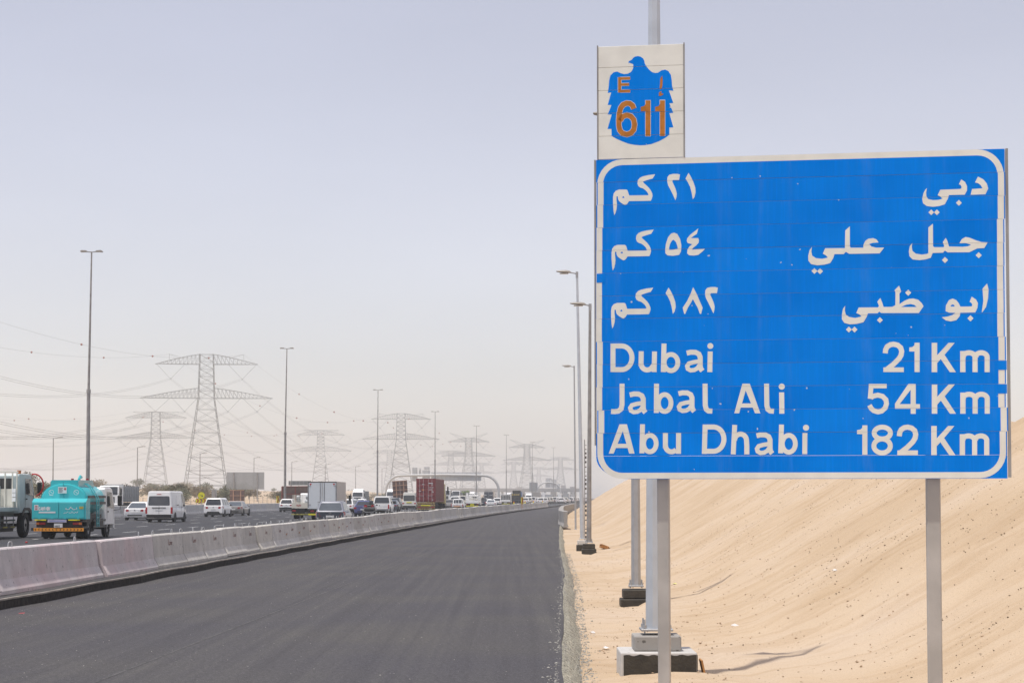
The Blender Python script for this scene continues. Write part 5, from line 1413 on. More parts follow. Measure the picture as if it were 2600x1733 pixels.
for k, x in enumerate((-.24, -.12, 0, .12, .24)):
    m_ = MB()
    if k == 0: m_.bar((x - .025, -.02, .78), (x, -.02, .73), .012); m_.bar((x + .025, -.02, .78), (x, -.02, .73), .012)
    if k == 1: m_.bar((x - .02, -.02, .73), (x - .02, -.02, .78), .012); [m_.bar((x - .02, -.02, z), (x + .025, -.02, z), .01) for z in (.73, .755, .78)]
    if k == 2: m_.bar((x - .022, -.02, .73), (x - .022, -.02, .78), .012); m_.bar((x - .022, -.02, .78), (x + .022, -.02, .73), .012); m_.bar((x + .022, -.02, .73), (x + .022, -.02, .78), .012)
    if k == 3: m_.bar((x - .022, -.02, .73), (x - .022, -.02, .78), .012); m_.bar((x + .022, -.02, .73), (x + .022, -.02, .78), .012); m_.bar((x - .022, -.02, .73), (x + .022, -.02, .73), .012)
    if k == 4: m_.bar((x - .022, -.02, .73), (x + .022, -.02, .73), .011); m_.bar((x - .022, -.02, .755), (x + .022, -.02, .755), .011); m_.bar((x - .022, -.02, .78), (x + .022, -.02, .78), .011)
    m_.build('letter', rimm, t)
t = vplace('white_hatchback', 878, 214, 'white crossover with dark windows just right of the white box truck', 'car', yaw=-.12)
make_car(t, white, 4.3, 1.8, 1.62, 'suv', .6)
t = vplace('dark_sedan', 889, 236, 'dark grey car seen above the white crossover beside the box truck', 'car')
make_car(t, darkcar, 4.7, 1.82, 1.66, 'suv', .6)
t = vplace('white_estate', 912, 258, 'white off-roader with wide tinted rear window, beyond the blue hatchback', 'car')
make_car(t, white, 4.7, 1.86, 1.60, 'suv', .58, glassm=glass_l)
t = vplace('blue_hatchback', 922, 180, 'dark blue hatchback with a sloping rear window, left of the white pickup', 'car')
make_car(t, bluecar, 4.4, 1.75, 1.50, 'prius', .66, lights='small', platez=.66)
t = vplace('white_pickup', 964, 196, 'big white double cab pickup truck behind the quad bike', 'pickup')
d = make_car(t, white, 5.7, 2.0, 1.92, 'pickup', .575, lights='tall', wr=.40)
MB().box(-.90, .90, -.16, -.0, .46, .66).build('step_bumper', rimm, t, bevel=.02)
MB().box(-.86, .86, .10, 2.0, 1.08, 1.115).build('load_bed', black, t)
for s_ in (-1, 1): MB().box(min(s_ * 1.0, s_ * 1.26), max(s_ * 1.0, s_ * 1.26), 3.75, 3.85, 1.15, 1.42).build('towing_mirror', black, t, bevel=.02)
t = vplace('blue_grey_sedan', 992, 244, 'blue grey saloon car hidden partly by the white pickup', 'car')
make_car(t, mat('blue_grey_paint', (.20, .23, .28), .3, .2, var=.04, coat=.3), 4.6, 1.8, 1.45, 'sedan')
t = vplace('black_offroader', 1000, 285, 'black off-roader between the white pickup and the tilted brown hoarding', 'car')
make_car(t, darkcar, 4.8, 1.9, 1.80, 'suv', .6)
# quad / three wheeler
t = vplace('quad_bike', 937.5, 166, 'battered dark quad bike with two large red rear lamps', 'quad bike')
for s_ in (-1, 1):
    wheel(t, s_ * .52, .35, .30, .26, s_); wheel(t, s_ * .48, 1.75, .28, .2, s_)
    MB().add([(s_ * .16, -.05, .95), (s_ * .44, .02, .93), (s_ * .46, .04, 1.10), (s_ * .34, -.02, 1.18), (s_ * .18, -.05, 1.12)], [(0, 1, 2, 3, 4)]).build('tail_light', redl, t)
    MB().tube([(s_ * .45, .15, .55), (s_ * .62, .35, .70), (s_ * .55, .6, .62)], .07, 7).build('mudguard', mat('dull_metal', (.22, .22, .21), .5, .4), t, smooth=True)
loft([(-.02, half(.42, .78, .98, r=.03)), (.3, half(.52, .62, 1.0, r=.05)), (.9, half(.35, .6, .98, r=.05)), (1.6, half(.30, .6, 1.05, r=.05)), (2.1, half(.2, .6, .9, r=.05))]).build('body', mat('dull_metal', (.22, .22, .21), .5, .4), t, smooth=True)
MB().box(-.42, .42, .0, 1.9, .32, .74).build('engine', black, t, bevel=.05); MB().box(-.20, .20, .1, .9, .98, 1.16).build('seat', black, t, bevel=.06)
MB().tube([(-.42, 1.45, 1.30), (-.2, 1.5, 1.2), (.2, 1.5, 1.2), (.42, 1.45, 1.30)], .025, 6).build('handlebar', black, t); MB().add([(-.22, 1.6, 1.1), (.22, 1.6, 1.1), (.16, 1.45, 1.5), (-.16, 1.45, 1.5)], [(0, 1, 2, 3)]).build('windshield', glass_l, t)
MB().tube([(-.5, .1, .62), (-.3, -.05, .5), (.3, -.05, .5), (.5, .1, .62)], .035, 6).build('rear_rack', rimm, t)

# ---- trucks
def truck_cab(root, y0, L, w, zb, zt, paint=white, roof=0, mirror=True, wr=.5, sleeper=.45, grille_=True, deflector=False, doorline=True):
    """cab-over cab, rear wall at y0, nose at y0 + L"""
    y1 = y0 + L; zm = zb + (zt - zb) * .50
    prof = [(y0, zb), (y1 - .02, zb), (y1, zb + .15), (y1 - .03, zm), (y1 - .30, zt - .12), (y1 - .42, zt - .02), (y1 - .60, zt), (y0 + .10, zt), (y0, zt - .10)]
    secs = []
    mb = MB(); n = len(prof)
    xs = [(-w, .04), (-w + .07, 0), (w - .07, 0), (w, .04)]
    cy_, cz_ = sum(p[0] for p in prof) / n, sum(p[1] for p in prof) / n
    rings = []
    for x, ins in xs:
        ring_ = []
        for yy, zz in prof:
            dy, dz = cy_ - yy, cz_ - zz; l = math.hypot(dy, dz)
            xx = x * (1 - .05 * sm(zm, zt, zz))
            ring_.append((xx, yy + dy / l * ins, zz + dz / l * ins))
        rings.append(ring_)
    mb.rings(rings); mb.build('cab', paint, root)
    wg = w * .955
    pane('windscreen', [(w * .88, y1 - .025, zm + .05), (-w * .88, y1 - .025, zm + .05), (-w * .84, y1 - .27, zt - .16), (w * .84, y1 - .27, zt - .16)], (0, 1, 0), glass, root, .08)
    for s_ in (-1, 1):
        q = [(s_ * w * 1.0, y0 + sleeper, zm - .02), (s_ * w * 1.0, y1 - .22, zm - .12), (s_ * w * .958, y1 - .46, zt - .22), (s_ * w * .955, y0 + sleeper, zt - .20)]
        pane('side_window', q, (s_, 0, 0), glass, root, .07)
        if doorline:
            for yy in (y0 + sleeper - .10, y1 - .16): MB().box(min(s_ * (w - .0), s_ * (w + .006)), max(s_ * w, s_ * (w + .006)), yy, yy + .015, zb + .25, zm + .05).build('door_gap', black, root)
            MB().box(min(s_ * w, s_ * (w + .03)), max(s_ * w, s_ * (w + .03)), y0 + sleeper, y0 + sleeper + .14, zm - .28, zm - .22).build('door_handle', black, root)
        if mirror:
            MB().tube([(s_ * w, y1 - .25, zt - .25), (s_ * (w + .28), y1 - .12, zt - .3), (s_ * (w + .28), y1 - .12, zm - .15), (s_ * w, y1 - .2, zm - .2)], .015, 5).build('mirror_arm', black, root)
            MB().box(min(s_ * (w + .16), s_ * (w + .36)), max(s_ * (w + .16), s_ * (w + .36)), y1 - .17, y1 - .07, zm + .02, zt - .36).build('wing_mirror', black, root, bevel=.03)
    pane('rear_window', [(-w * .45, y0, zm + .12), (w * .45, y0, zm + .12), (w * .45, y0, zt - .25), (-w * .45, y0, zt - .25)], (0, -1, 0), glass, root, .08)
    if grille_:
        MB().box(-w * .6, w * .6, y1 - .01, y1 + .02, zb + .28, zm - .18).build('grille', black, root, bevel=.01)
        MB().box(-w * .98, w * .98, y1 - .1, y1 + .08, zb - .18, zb + .14).build('bumper', paint, root, bevel=.03)
        for s_ in (-1, 1): MB().box(min(s_ * w * .65, s_ * w * .92), max(s_ * w * .65, s_ * w * .92), y1 + .06, y1 + .1, zb - .08, zb + .08).build('headlight', headl, root, bevel=.01)
    if deflector:
        MB().prism([(y0 + .1, zt + .004), (y1 - .65, zt + .004), (y1 - .85, zt + .25), (y0 + .1, zt + .62)], -w * .86, w * .86).build('wind_deflector', paint, root)
def chassis(root, y0, y1, z0, z1, w=.42):
    for s_ in (-1, 1): MB().box(min(s_ * w, s_ * (w - .1)), max(s_ * w, s_ * (w - .1)), y0, y1, z0, z1).build('chassis_rail', black, root)
    m = MB(); y = y0 + .3
    while y < y1: m.box(-w, w, y, y + .1, z0 + .03, z1 - .03); y += 1.1
    m.build('cross_member', black, root)['kind'] = 'stuff'
def axle(root, y, w, r, tw=.24, dual=False):
    MB().tube([(-w, y, r), (w, y, r)], .07, 6).build('axle', black, root)
    for s_ in (-1, 1):
        wheel(root, s_ * (w - tw / 2), y, r, tw, s_, dual=dual)
        if dual: wheel(root, s_ * (w - tw * 1.65), y, r, tw, s_, dual=True)

# teal fuel tanker ---------------------------------------------------------
t = vplace('fuel_tanker', 150.5, 82.0, 'small teal fuel tanker truck with a CAUTION box and rear ladder', 'tanker truck')
tk = MB(); n = 28; A_, B_, cz = 1.02, .70, 1.72
def ell(k, s_=1, y=0): return (A_ * s_ * math.cos(2 * math.pi * k / n), y, cz + B_ * s_ * math.sin(2 * math.pi * k / n))
tk.rings([[ell(k, .3, .70) for k in range(n)], [ell(k, .93, .78) for k in range(n)], [ell(k, 1, .90) for k in range(n)], [ell(k, 1, 3.85) for k in range(n)], [ell(k, .93, 3.95) for k in range(n)], [ell(k, .3, 4.0) for k in range(n)]])
tk.build('tank', teal, t, smooth=True)
MB().rings([[ell(k, 1.012, .86) for k in range(n)], [ell(k, 1.012, .93) for k in range(n)]]).build('tank_band', teal, t)
MB().box(-.01, .01, .66, .74, 1.45, 2.48).build('tank_seam', teal, t)
# rear equipment box with two doors
MB().prism([(.02, .86), (.74, .86), (.74, 1.76), (.30, 1.76), (.02, 1.60)], -1.18, 1.18).build('equipment_box', teal, t)
for s_ in (-1, 1):
    dr = MB().box(min(s_ * .012, s_ * 1.12), max(s_ * .012, s_ * 1.12), -.012, .018, .90, 1.58).build('box_door', teal, t, bevel=.006)
    for q in (.28, .85): MB().box(s_ * q - .05, s_ * q + .05, -.03, -.013, .86, .93).build('hinge', teal, dr)
# walkway coaming on the top
tb = MB(); tb.prism([(.9, 2.28), (3.5, 2.28), (3.5, 2.52), (.9, 2.52)], -.62, -.58); tb.build('top_coaming', teal, t)
MB().prism([(.9, 2.28), (3.5, 2.28), (3.3, 2.56), (.95, 2.56)], .58, .62).build('top_coaming', teal_top, t)
MB().box(-.58, .58, .9, .94, 2.3, 2.56).build('top_coaming', teal, t)
for y in (1.5, 2.6): MB().cyl((0, y, 2.44), 'z', .28, .10, 14).build('manhole_lid', teal, t)
MB().tube([(.1, 2.9, 2.4), (.1, 2.9, 2.62), (.1, 3.1, 2.75), (.1, 3.3, 2.7)], .06, 8).build('vent_pipe', teal, t, smooth=True)
for x in (-.28, .40): MB().cyl((x, 3.2, 2.60), 'z', .06, .10, 10).build('beacon', redl, t)
# side bars
for z in (1.55, 1.83):
    MB().box(1.03, 1.08, .95, 3.85, z - .055, z + .055).build('side_bar', mat('grey_brown_bar', (.12, .11, .10), .6), t)
    MB().box(-1.08, -1.03, .95, 3.85, z - .055, z + .055).build('side_bar', mat('grey_brown_bar', (.12, .11, .10), .6), t)
# ladder on the right side
ld = MB(); pts_l = [(.25, 2.1, 2.36), (.55, 2.1, 2.48), (.85, 2.1, 2.25), (1.16, 2.1, 1.75), (1.18, 2.1, .50)]
for dy in (-.17, .17): MB().tube([(x, y + dy, z) for x, y, z in pts_l], .022, 6).build('ladder_rail', teal, t, smooth=True)
for x, z in ((.85, 2.25), (1.03, 1.98), (1.16, 1.72), (1.17, 1.45), (1.17, 1.18), (1.175, .92), (1.18, .66)): MB().bar((x, 1.93, z), (x, 2.27, z), .028).build('ladder_rung', teal, t)
chassis(t, .1, 4.2, .62, .84); MB().box(-.9, .9, .55, 3.8, .86, 1.05).build('subframe', black, t)
MB().box(-1.0, 1.0, .10, .16, .50, .85).build('rear_panel', black, t)
for s_ in (-1, 1): MB().box(s_ * .80 - .20, s_ * .80 + .20, .05, .10, .62, .72).build('tail_light', redl, t, bevel=.01); MB().box(s_ * .93 - .06, s_ * .93 + .06, .04, .048, .62, .72).build('indicator', amber, t)
MB().box(-1.09, 1.09, .0, .06, .34, .48).build('bumper_bar', orangey, t); MB().box(-1.20, -1.092, .0, .06, .36, .48).build('bumper_end', black, t)
for k in range(14):
    s_ = -1 if k < 7 else 1; x = -1.0 + k * .152
    MB().add([(x - s_ * .03, -.004, .46), (x + s_ * .0, -.004, .46), (x + s_ * .05, -.004, .41), (x + s_ * .0, -.004, .36), (x - s_ * .03, -.004, .36), (x + s_ * .02, -.004, .41)], [(0, 1, 2, 5), (5, 2, 3, 4)]).build('chevron', black, t)
for x0, x1 in ((-1.05, -.55), (.42, .93)):
    MB().box(x0, x1, -.006, .012, .80, .85).build('reflective_tape', yellow, t)
MB().box(-.48, .34, -.02, .03, .72, .84).build('sign_strip', mat('pale_lilac_panel', (.55, .52, .62), .6, var=.1), t)
MB().box(-.20, .17, -.01, .04, .50, .68).build('number_plate', plate, t)
# lettering
F_ = {'C': [[(3, 5), (2, 6), (1, 6), (0, 5), (0, 1), (1, 0), (2, 0), (3, 1)]], 'A': [[(0, 0), (1.5, 6), (3, 0)], [(.6, 2), (2.4, 2)]], 'U': [[(0, 6), (0, 1), (1, 0), (2, 0), (3, 1), (3, 6)]], 'T': [[(0, 6), (3, 6)], [(1.5, 6), (1.5, 0)]], 'I': [[(1.5, 0), (1.5, 6)]],
      'O': [[(0, 1), (0, 5), (1, 6), (2, 6), (3, 5), (3, 1), (2, 0), (1, 0), (0, 1)]], 'N': [[(0, 0), (0, 6), (3, 0), (3, 6)]], 'S': [[(3, 5), (2, 6), (1, 6), (0, 5), (0, 4), (3, 2), (3, 1), (2, 0), (1, 0), (0, 1)]], 'Z': [[(0, 6), (3, 6), (0, 0), (3, 0)]],
      '4': [[(2.2, 0), (2.2, 6), (0, 2), (3, 2)]], '8': [[(1, 3), (0, 4), (0, 5), (1, 6), (2, 6), (3, 5), (3, 4), (1, 3), (0, 2), (0, 1), (1, 0), (2, 0), (3, 1), (3, 2), (1, 3)]], '6': [[(3, 5), (2, 6), (1, 6), (0, 4), (0, 1), (1, 0), (2, 0), (3, 1), (3, 2), (2, 3), (0, 3)]], '2': [[(0, 5), (1, 6), (2, 6), (3, 5), (3, 4), (0, 0), (3, 0)]],
      'Y': [[(0, 6), (1.5, 3), (3, 6)], [(1.5, 3), (1.5, 0)]], 'E': [[(3, 6), (0, 6), (0, 0), (3, 0)], [(0, 3), (2.5, 3)]], 'D': [[(0, 0), (0, 6), (2, 6), (3, 5), (3, 1), (2, 0), (0, 0)]], 'H': [[(0, 0), (0, 6)], [(3, 0), (3, 6)], [(0, 3), (3, 3)]], ' ': []}
def write(root, text, x0, y, z0, h, m, wd=None, gap=1.35, th=.22):
    s_ = h / 6; x = x0
    for ch in text:
        mb = MB()
        for k, st in enumerate(F_[ch]):
            vs, fs = stroke_faces([(px * s_ * (wd or 1), pz * s_) for px, pz in st], h * th)
            mb.add([(x + a, y - .0008 * k, z0 + b) for a, b in vs], fs)
        if mb.v: mb.build('letter', m, root)
        x += s_ * 3 * (wd or 1) * gap + (h * .1 if ch != ' ' else 0)
lw = mat('white_lettering', (.75, .76, .76), .5, var=.03)
write(t, 'CAUTION', -.86, -.018, 1.25, .13, lw, .66, 1.36, .30)
MB().box(-.87, -.14, -.018, -.0125, 1.12, 1.19).build('text_line', lw, t)
MB().box(-1.07, -.89, -.018, -.0125, 1.24, 1.48).build('warning_label', lw, t)
for k in range(3): MB().box(-1.03, -.93, -.024, -.019, 1.27 + k * .07, 1.305 + k * .07).build('label_bar', mat('pink_red_print', (.55, .12, .12), .6), t)
MB().box(.90, 1.08, -.02, -.0125, 1.30, 1.41).build('yellow_label', mat('dull_yellow', (.55, .45, .08), .6, var=.2), t)
tg = lambda pts, wdt: [(a, b) for a, b in pts]
def script(root, strokes, y, m, wdt):
    for st in strokes:
        vs, fs = stroke_faces(st, wdt); MB().add([(a, y, b) for a, b in vs], fs).build('letter', m, root)
script(t, [[(.78, 1.37), (.79, 1.28)], [(.74, 1.30), (.66, 1.27), (.60, 1.30), (.61, 1.34)], [(.58, 1.33), (.50, 1.36), (.46, 1.29), (.36, 1.28), (.30, 1.31), (.34, 1.34)], [(.50, 1.385), (.56, 1.385)]], -.018, lw, .022)
script(t, [[(.84, 1.20), (.80, 1.13), (.74, 1.17), (.70, 1.13), (.62, 1.14), (.60, 1.20)], [(.56, 1.20), (.55, 1.13), (.46, 1.13), (.44, 1.18)], [(.40, 1.19), (.34, 1.13), (.26, 1.14), (.22, 1.10)]], -.018, lw, .016)
for x in (-.52, .58):                             # round no-smoking and flame pictograms on the tank end
    ring_ = arc(x, -2.02, .105, .105, 0, 360, 18)[:-1]; vs, fs = stroke_faces(ring_, .018, True); MB().add([(a, .66, -b) for a, b in vs], fs).build('pictogram_ring', lw, t)
    MB().bar((x - .06, .66, 2.07), (x + .06, .66, 1.97), .018).build('pictogram_bar', lw, t)
    if x < 0: MB().box(x - .09, x + .09, .655, .665, 1.88, 1.90).build('pictogram_caption', lw, t)
MB().box(-.22, .16, .64, .655, 1.98, 2.26).build('hazard_placard', lw, t)
MB().add([(.09, .636, 2.24), (.15, .636, 2.17), (.09, .636, 2.10), (.03, .636, 2.17)], [(0, 1, 2, 3)]).build('hazard_diamond', mat('pink_red_print', (.55, .12, .12)), t)
for k in range(4): MB().box(-.19, .0 - .03 * (k % 2), .634, .639, 2.20 - k * .055, 2.22 - k * .055).build('text_line', mat('dark_print', (.12, .12, .12)), t)
write(t, '44642', -.16, -.016, .52, .07, black, .8, 1.35, .2)
MB().add([(-.4, -.0, 0)] * 0 or [(-.40, -.024, .75), (-.40, -.024, .81), (.28, -.024, .81), (.28, -.024, .75)], [(0, 1, 2, 3)]).build('text_line', mat('lilac_print', (.35, .38, .60)), t)
axle(t, 1.25, 1.0, .42, .21, True); axle(t, 4.65, .98, .42, .22)
for z in (.50, .78):
    MB().box(1.02, 1.05, 1.85, 4.0, z - .045, z + .045).build('side_guard', mat('dark_grey_rail', (.10, .10, .09)), t)
    MB().box(1.02, 1.05, .1, .70, z - .045, z + .045).build('side_guard', mat('dark_grey_rail', (.10, .10, .09)), t)
MB().box(.62, 1.0, 2.2, 3.7, .45, .84).build('tool_box', black, t); MB().box(-.5, .55, .3, 3.9, .26, .62).build('underbody', black, t, bevel=.05)
MB().prism([(.70, .45), (.70, .95), (.95, 1.12), (1.55, 1.12), (1.80, .95), (1.80, .84)], .95, 1.04).build('mudguard', black, t)
MB().box(.55, .98, .80, .82, .08, .55).build('mud_flap', rubber, t); MB().box(-.98, -.55, .80, .82, .08, .55).build('mud_flap', rubber, t)
truck_cab(t, 4.12, 1.72, 1.0, .55, 2.26, white, sleeper=.38)
MB().cyl((.93, 4.65, .44), 'x', .50, .03, 18).build('wheel_arch', black, t)
MB().tube([(-.25, 4.4, 2.2), (-.25, 4.4, 2.72)], .035, 8).build('stack_pipe', white, t)

# white flatbed crane truck at the left edge -------------------------------
t = vplace('flatbed_crane_truck', -131, 78.5, 'pale grey-green flatbed truck cut off by the left edge of the photo', 'truck')
pg = palegreen
truck_cab(t, 6.0, 2.3, 1.22, 1.10, 2.86, pg, sleeper=.95, wr=.55)
MB().box(-1.2, 1.05, 5.72, 5.80, 1.36, 2.18).build('headboard_panel', cream, t)
for x in (-1.19, -.6, -.1, .28, .62, .95, 1.15): MB().box(x, x + .055, 5.66, 5.715, 1.36, 2.90).build('headboard_post', cream, t)
MB().box(-1.2, 1.24, 5.66, 5.72, 2.90, 2.96).build('headboard_rail', cream, t)
MB().box(.30, .92, 5.985, 5.995, 2.15, 2.65).build('rear_cab_window', glass, t); MB().box(-1.0, -.05, 5.985, 5.995, 2.15, 2.6).build('rear_cab_window', glass_l, t)
MB().box(-1.25, 1.25, 0, 5.64, 1.20, 1.36).build('deck', pg, t)
for k in range(3): MB().box(.98, 1.15, 5.60, 5.655, 1.62 + k * .20, 1.79 + k * .20).build('headboard_step', white, t)
MB().tube([(.42, 5.6, 1.36), (.42, 5.6, 2.3)], .05, 8).build('stake', steel, t)
chassis(t, 0, 6.3, .62, .98)
for z in (.50, .80): MB().box(1.17, 1.21, 0, 5.4, z - .04, z + .04).build('side_guard', mat('dark_grey_rail', (.10, .10, .09)), t); 
for y in (4.2, 5.3): MB().box(1.215, 1.225, y - .6, y, .47, .53).build('reflective_tape', mat('dull_yellow', (.55, .45, .08)), t)
for y in (3.2, 4.2, 5.2): MB().box(1.16, 1.2, y, y + .04, .45, 1.0).build('guard_post', steel, t)
MB().box(-1.1, 1.1, .2, 5.5, .3, .62).build('underbody', black, t)
axle(t, 7.1, 1.2, .56, .30); axle(t, 2.0, 1.2, .54, .28, True)
MB().prism([(6.3, .98), (6.4, 1.16), (6.7, 1.34), (7.4, 1.34), (7.75, 1.22), (7.9, .75), (7.8, .72), (7.62, 1.08), (7.30, 1.22), (6.8, 1.22), (6.45, 1.0)], .85, 1.25).build('wheel_arch', black, t)
MB().cyl((1.0, 6.6, 2.93), 'z', .09, .17, 12).build('beacon', mat('amber_beacon', (.55, .17, .05), .4), t)
MB().tube([(.12, 5.5, 1.9), (.22, 5.55, 1.6), (.27, 5.6, 1.36)], .03, 6).build('strap', black, t); MB().sphere((.10, 5.5, 1.93), .08).build('winch_knob', redp, t, smooth=True)
ring_ = [(1.30 + .42 * math.cos(R(a)), 7.95, 2.36 + .50 * math.sin(R(a))) for a in range(-75, 111, 12)]
MB().tube(ring_, .036, 7).build('mirror_guard_ring', redp, t, smooth=True)

# isuzu flatbed with cages -------------------------------------------------
def letters_isuzu(root, y, z): write(root, 'ISUZU', -.62, y, z, .13, redl, .9, 1.3, .2)
t = vplace('cage_lorry', 771, 156, 'pale lorry loaded with cages and bagged bottles, just left of the white box truck', 'lorry')
MB().box(-.98, .98, 0, 4.2, .92, 1.0).build('deck', cream, t); MB().box(-.98, .98, -.03, 0, .92, 1.34).build('tailgate', cream, t)
letters_isuzu(t, -.036, 1.08)
for s_ in (-1, 1): MB().box(min(s_ * .95, s_ * .98), max(s_ * .95, s_ * .98), .01, 4.2, 1.0, 1.34).build('side_board', cream, t)
MB().box(-.98, .10, .02, .06, .50, .90).build('rear_panel', black, t)
MB().box(-1.0, 1.0, -.04, .02, .36, .46).build('bumper_bar', mat('yellow_black_bar', (.45, .42, .12), .6, var=.4, scale=9), t)
for s_ in (-1, 1): MB().box(s_ * .78 - .14, s_ * .78 + .14, -.02, .018, .66, .76).build('tail_light', redl, t)
mb = MB()
for i in range(6): mb.box(-.95 + i * .17, -.93 + i * .17, .15, .17, 1.34, 2.02)
for k in range(5): mb.box(-.95, -.08, .15, .17, 1.40 + k * .15, 1.42 + k * .15)
for i in range(7): mb.box(-.95, -.93, .15 + i * .3, .17 + i * .3, 1.34, 2.02)
for k in range(5): mb.box(-.95, -.93, .15, 2.0, 1.40 + k * .15, 1.42 + k * .15)
mb.build('wire_cage', cream, t)['kind'] = 'stuff'
bag = mat('clear_plastic_bags', (.62, .66, .68), .4, var=.2, scale=8)
for i, (x, z, r_) in enumerate([(.25, 1.45, .24), (.62, 1.5, .26), (.35, 1.85, .27), (.7, 1.9, .24), (.5, 2.15, .22), (-.45, 1.5, .2), (-.5, 1.8, .18)]): MB().sphere((x, .5 + .1 * (i % 2), z), r_, 9, 7).build('bag', bag, t, smooth=True)
chassis(t, .05, 5.6, .55, .88); axle(t, 1.2, .95, .38, .2, True); axle(t, 4.6, .95, .38, .2)
truck_cab(t, 4.3, 1.5, .98, .6, 2.15, white, sleeper=.3)

# white box truck ----------------------------------------------------------
t = vplace('box_truck', 818.5, 150, 'white box truck with two tall rear doors and red warning triangles', 'truck')
boxside = mat('beige_box_side', (.60, .54, .48), .5, var=.04)
MB().box(-1.15, 1.15, .04, 5.5, .93, 3.05).build('cargo_box', boxside, t)
for s_ in (-1, 1):
    dr = MB().box(min(s_ * .02, s_ * 1.07), max(s_ * .02, s_ * 1.07), -.012, .035, 1.0, 2.98).build('rear_door', mat('pale_blue_white', (.66, .70, .72), .4, var=.02), t, bevel=.008)
    MB().tube([(s_ * .16, -.04, .96), (s_ * .16, -.04, 3.0)], .022, 6).build('lock_bar', rimm, dr)
    MB().box(s_ * .16 - .20, s_ * .16 + .12, -.07, -.045, 1.42, 1.47).build('handle', rimm, dr)
    MB().add([(s_ * .93 - .10, -.018, 2.90), (s_ * .93 + .10, -.018, 2.90), (s_ * .93, -.018, 2.74)], [(0, 1, 2)]).build('warning_triangle', redp, dr)
    MB().box(min(s_ * 1.08, s_ * 1.16), max(s_ * 1.08, s_ * 1.16), -.02, .05, .93, 3.06).build('corner_post', rimm, t)
    for z in (1.2, 2.7): MB().box(s_ * 1.02 - .12, s_ * 1.02 + .12, -.035, -.02, z, z + .05).build('hinge', rimm, t)
MB().box(-1.16, 1.16, -.02, .05, 2.99, 3.06).build('top_rail', mat('grey_brown_bar', (.12, .11, .10)), t)
MB().box(-1.15, 1.15, -.03, .05, .90, .985).build('bottom_rail', mat('pale_blue_white', (.66, .70, .72)), t)
MB().box(-1.0, 1.0, .06, .12, .45, .88).build('rear_panel', black, t); MB().box(-1.1, .4, -.02, .05, .40, .52).build('reflective_tape', yellow, t)
for s_ in (-1, 1): MB().box(s_ * .8 - .15, s_ * .8 + .15, .03, .058, .66, .78).build('tail_light', redl, t)
chassis(t, .1, 6.6, .55, .89); axle(t, 1.5, 1.02, .42, .22, True); axle(t, 5.9, 1.0, .42, .22)
truck_cab(t, 5.6, 1.6, 1.02, .6, 2.35, white, sleeper=.3)

# maroon container lorry ---------------------------------------------------
t = vplace('container_lorry', 1081.5, 241, 'lorry carrying a tall maroon shipping container, its rear doors towards us', 'lorry')
mb = MB(); Lc = 12.0; w = 1.22; zb0, zt0 = 1.22, 4.18
MB().box(-w, w, .06, Lc, zb0, zt0).build('container', maroon, t)
cor = MB(); y = .2
while y < Lc - .1: cor.prism_y([(w, zb0 + .15), (w + .001, zb0 + .15), (w + .001, zt0 - .12), (w, zt0 - .12)], y, y + .01); cor.box(w - .01, w + .035, y, y + .14, zb0 + .15, zt0 - .12); y += .28
cor.build('corrugation', maroon, t)['kind'] = 'stuff'
for s_ in (-1, 1):
    dr = MB().box(min(s_ * .01, s_ * 1.16), max(s_ * .01, s_ * 1.16), .0, .06, zb0 + .12, zt0 - .12).build('rear_door', maroon, t, bevel=.01)
    for k in range(5): MB().box(min(s_ * .08, s_ * 1.10), max(s_ * .08, s_ * 1.10), -.03, -.001, zb0 + .20 + k * .545, zb0 + .20 + k * .545 + .33).build('door_rib', maroon, dr, bevel=.012)
    for x in (.32, .78): MB().tube([(s_ * x, -.06, zb0 + .05), (s_ * x, -.06, zt0 - .05)], .025, 6).build('lock_bar', mat('pale_bar', (.6, .5, .5), .5), dr)
    MB().box(s_ * .55 - .3, s_ * .55 + .3, -.085, -.06, zb0 + .78, zb0 + .82).build('handle', mat('pale_bar', (.6, .5, .5)), dr)
for (x, z, wd, h) in [(.62, 3.6, .55, .10), (.8, 3.42, .2, .07), (.55, 3.05, .25, .05), (.85, 3.05, .25, .05), (.62, 2.78, .5, .05), (.85, 2.62, .25, .05), (.9, 2.45, .2, .05), (-.35, 3.45, .28, .08), (-.75, 2.60, .25, .07), (.85, 1.5, .16, .08)]:
    MB().box(x - wd / 2, x + wd / 2, -.036, -.031, z - h / 2, z + h / 2).build('painted_number', lw, t)
MB().add([(-.47, -.037, 2.70), (-.23, -.037, 2.70), (-.35, -.037, 2.92)], [(0, 1, 2)]).build('warning_triangle', orangey, t)
MB().box(-w - .01, w + .04, .0, .1, zt0 - .1, zt0 + .012).build('top_frame', maroon, t)
for s_ in (-1, 1): MB().box(min(s_ * 1.165, s_ * 1.235), max(s_ * 1.165, s_ * 1.235), -.01, .12, zb0 - .01, zt0 + .01).build('corner_post', maroon, t)
chassis(t, .1, 13, .85, 1.18, .5)
chev = mat('rust_cream_chevrons', (.50, .36, .16), .6, var=.45, scale=11)
for k, (z, h) in enumerate(((1.08, .22), (.80, .20), (.55, .16), (.34, .14))): MB().box(-1.18, 1.18, -.02 - .01 * k, .05, z - h / 2, z + h / 2).build('tail_board', chev if k != 2 else mat('rusty_steel', (.26, .12, .06)), t)
MB().box(-.6, .6, -.055, -.035, .72, .84).build('reflective_tape', yellow, t)
for s_ in (-1, 1): MB().box(s_ * .85 - .16, s_ * .85 + .16, -.06, -.04, .50, .60).build('tail_light', redl, t)
for y in (1.4, 2.7, 4.0, 10.3): axle(t, y, 1.2, .52, .26, True)
axle(t, 13.6, 1.2, .52, .26)
truck_cab(t, 12.4, 2.2, 1.25, 1.0, 3.6, mat('dull_yellow_paint', (.62, .50, .16), .5), sleeper=.9, doorline=False)

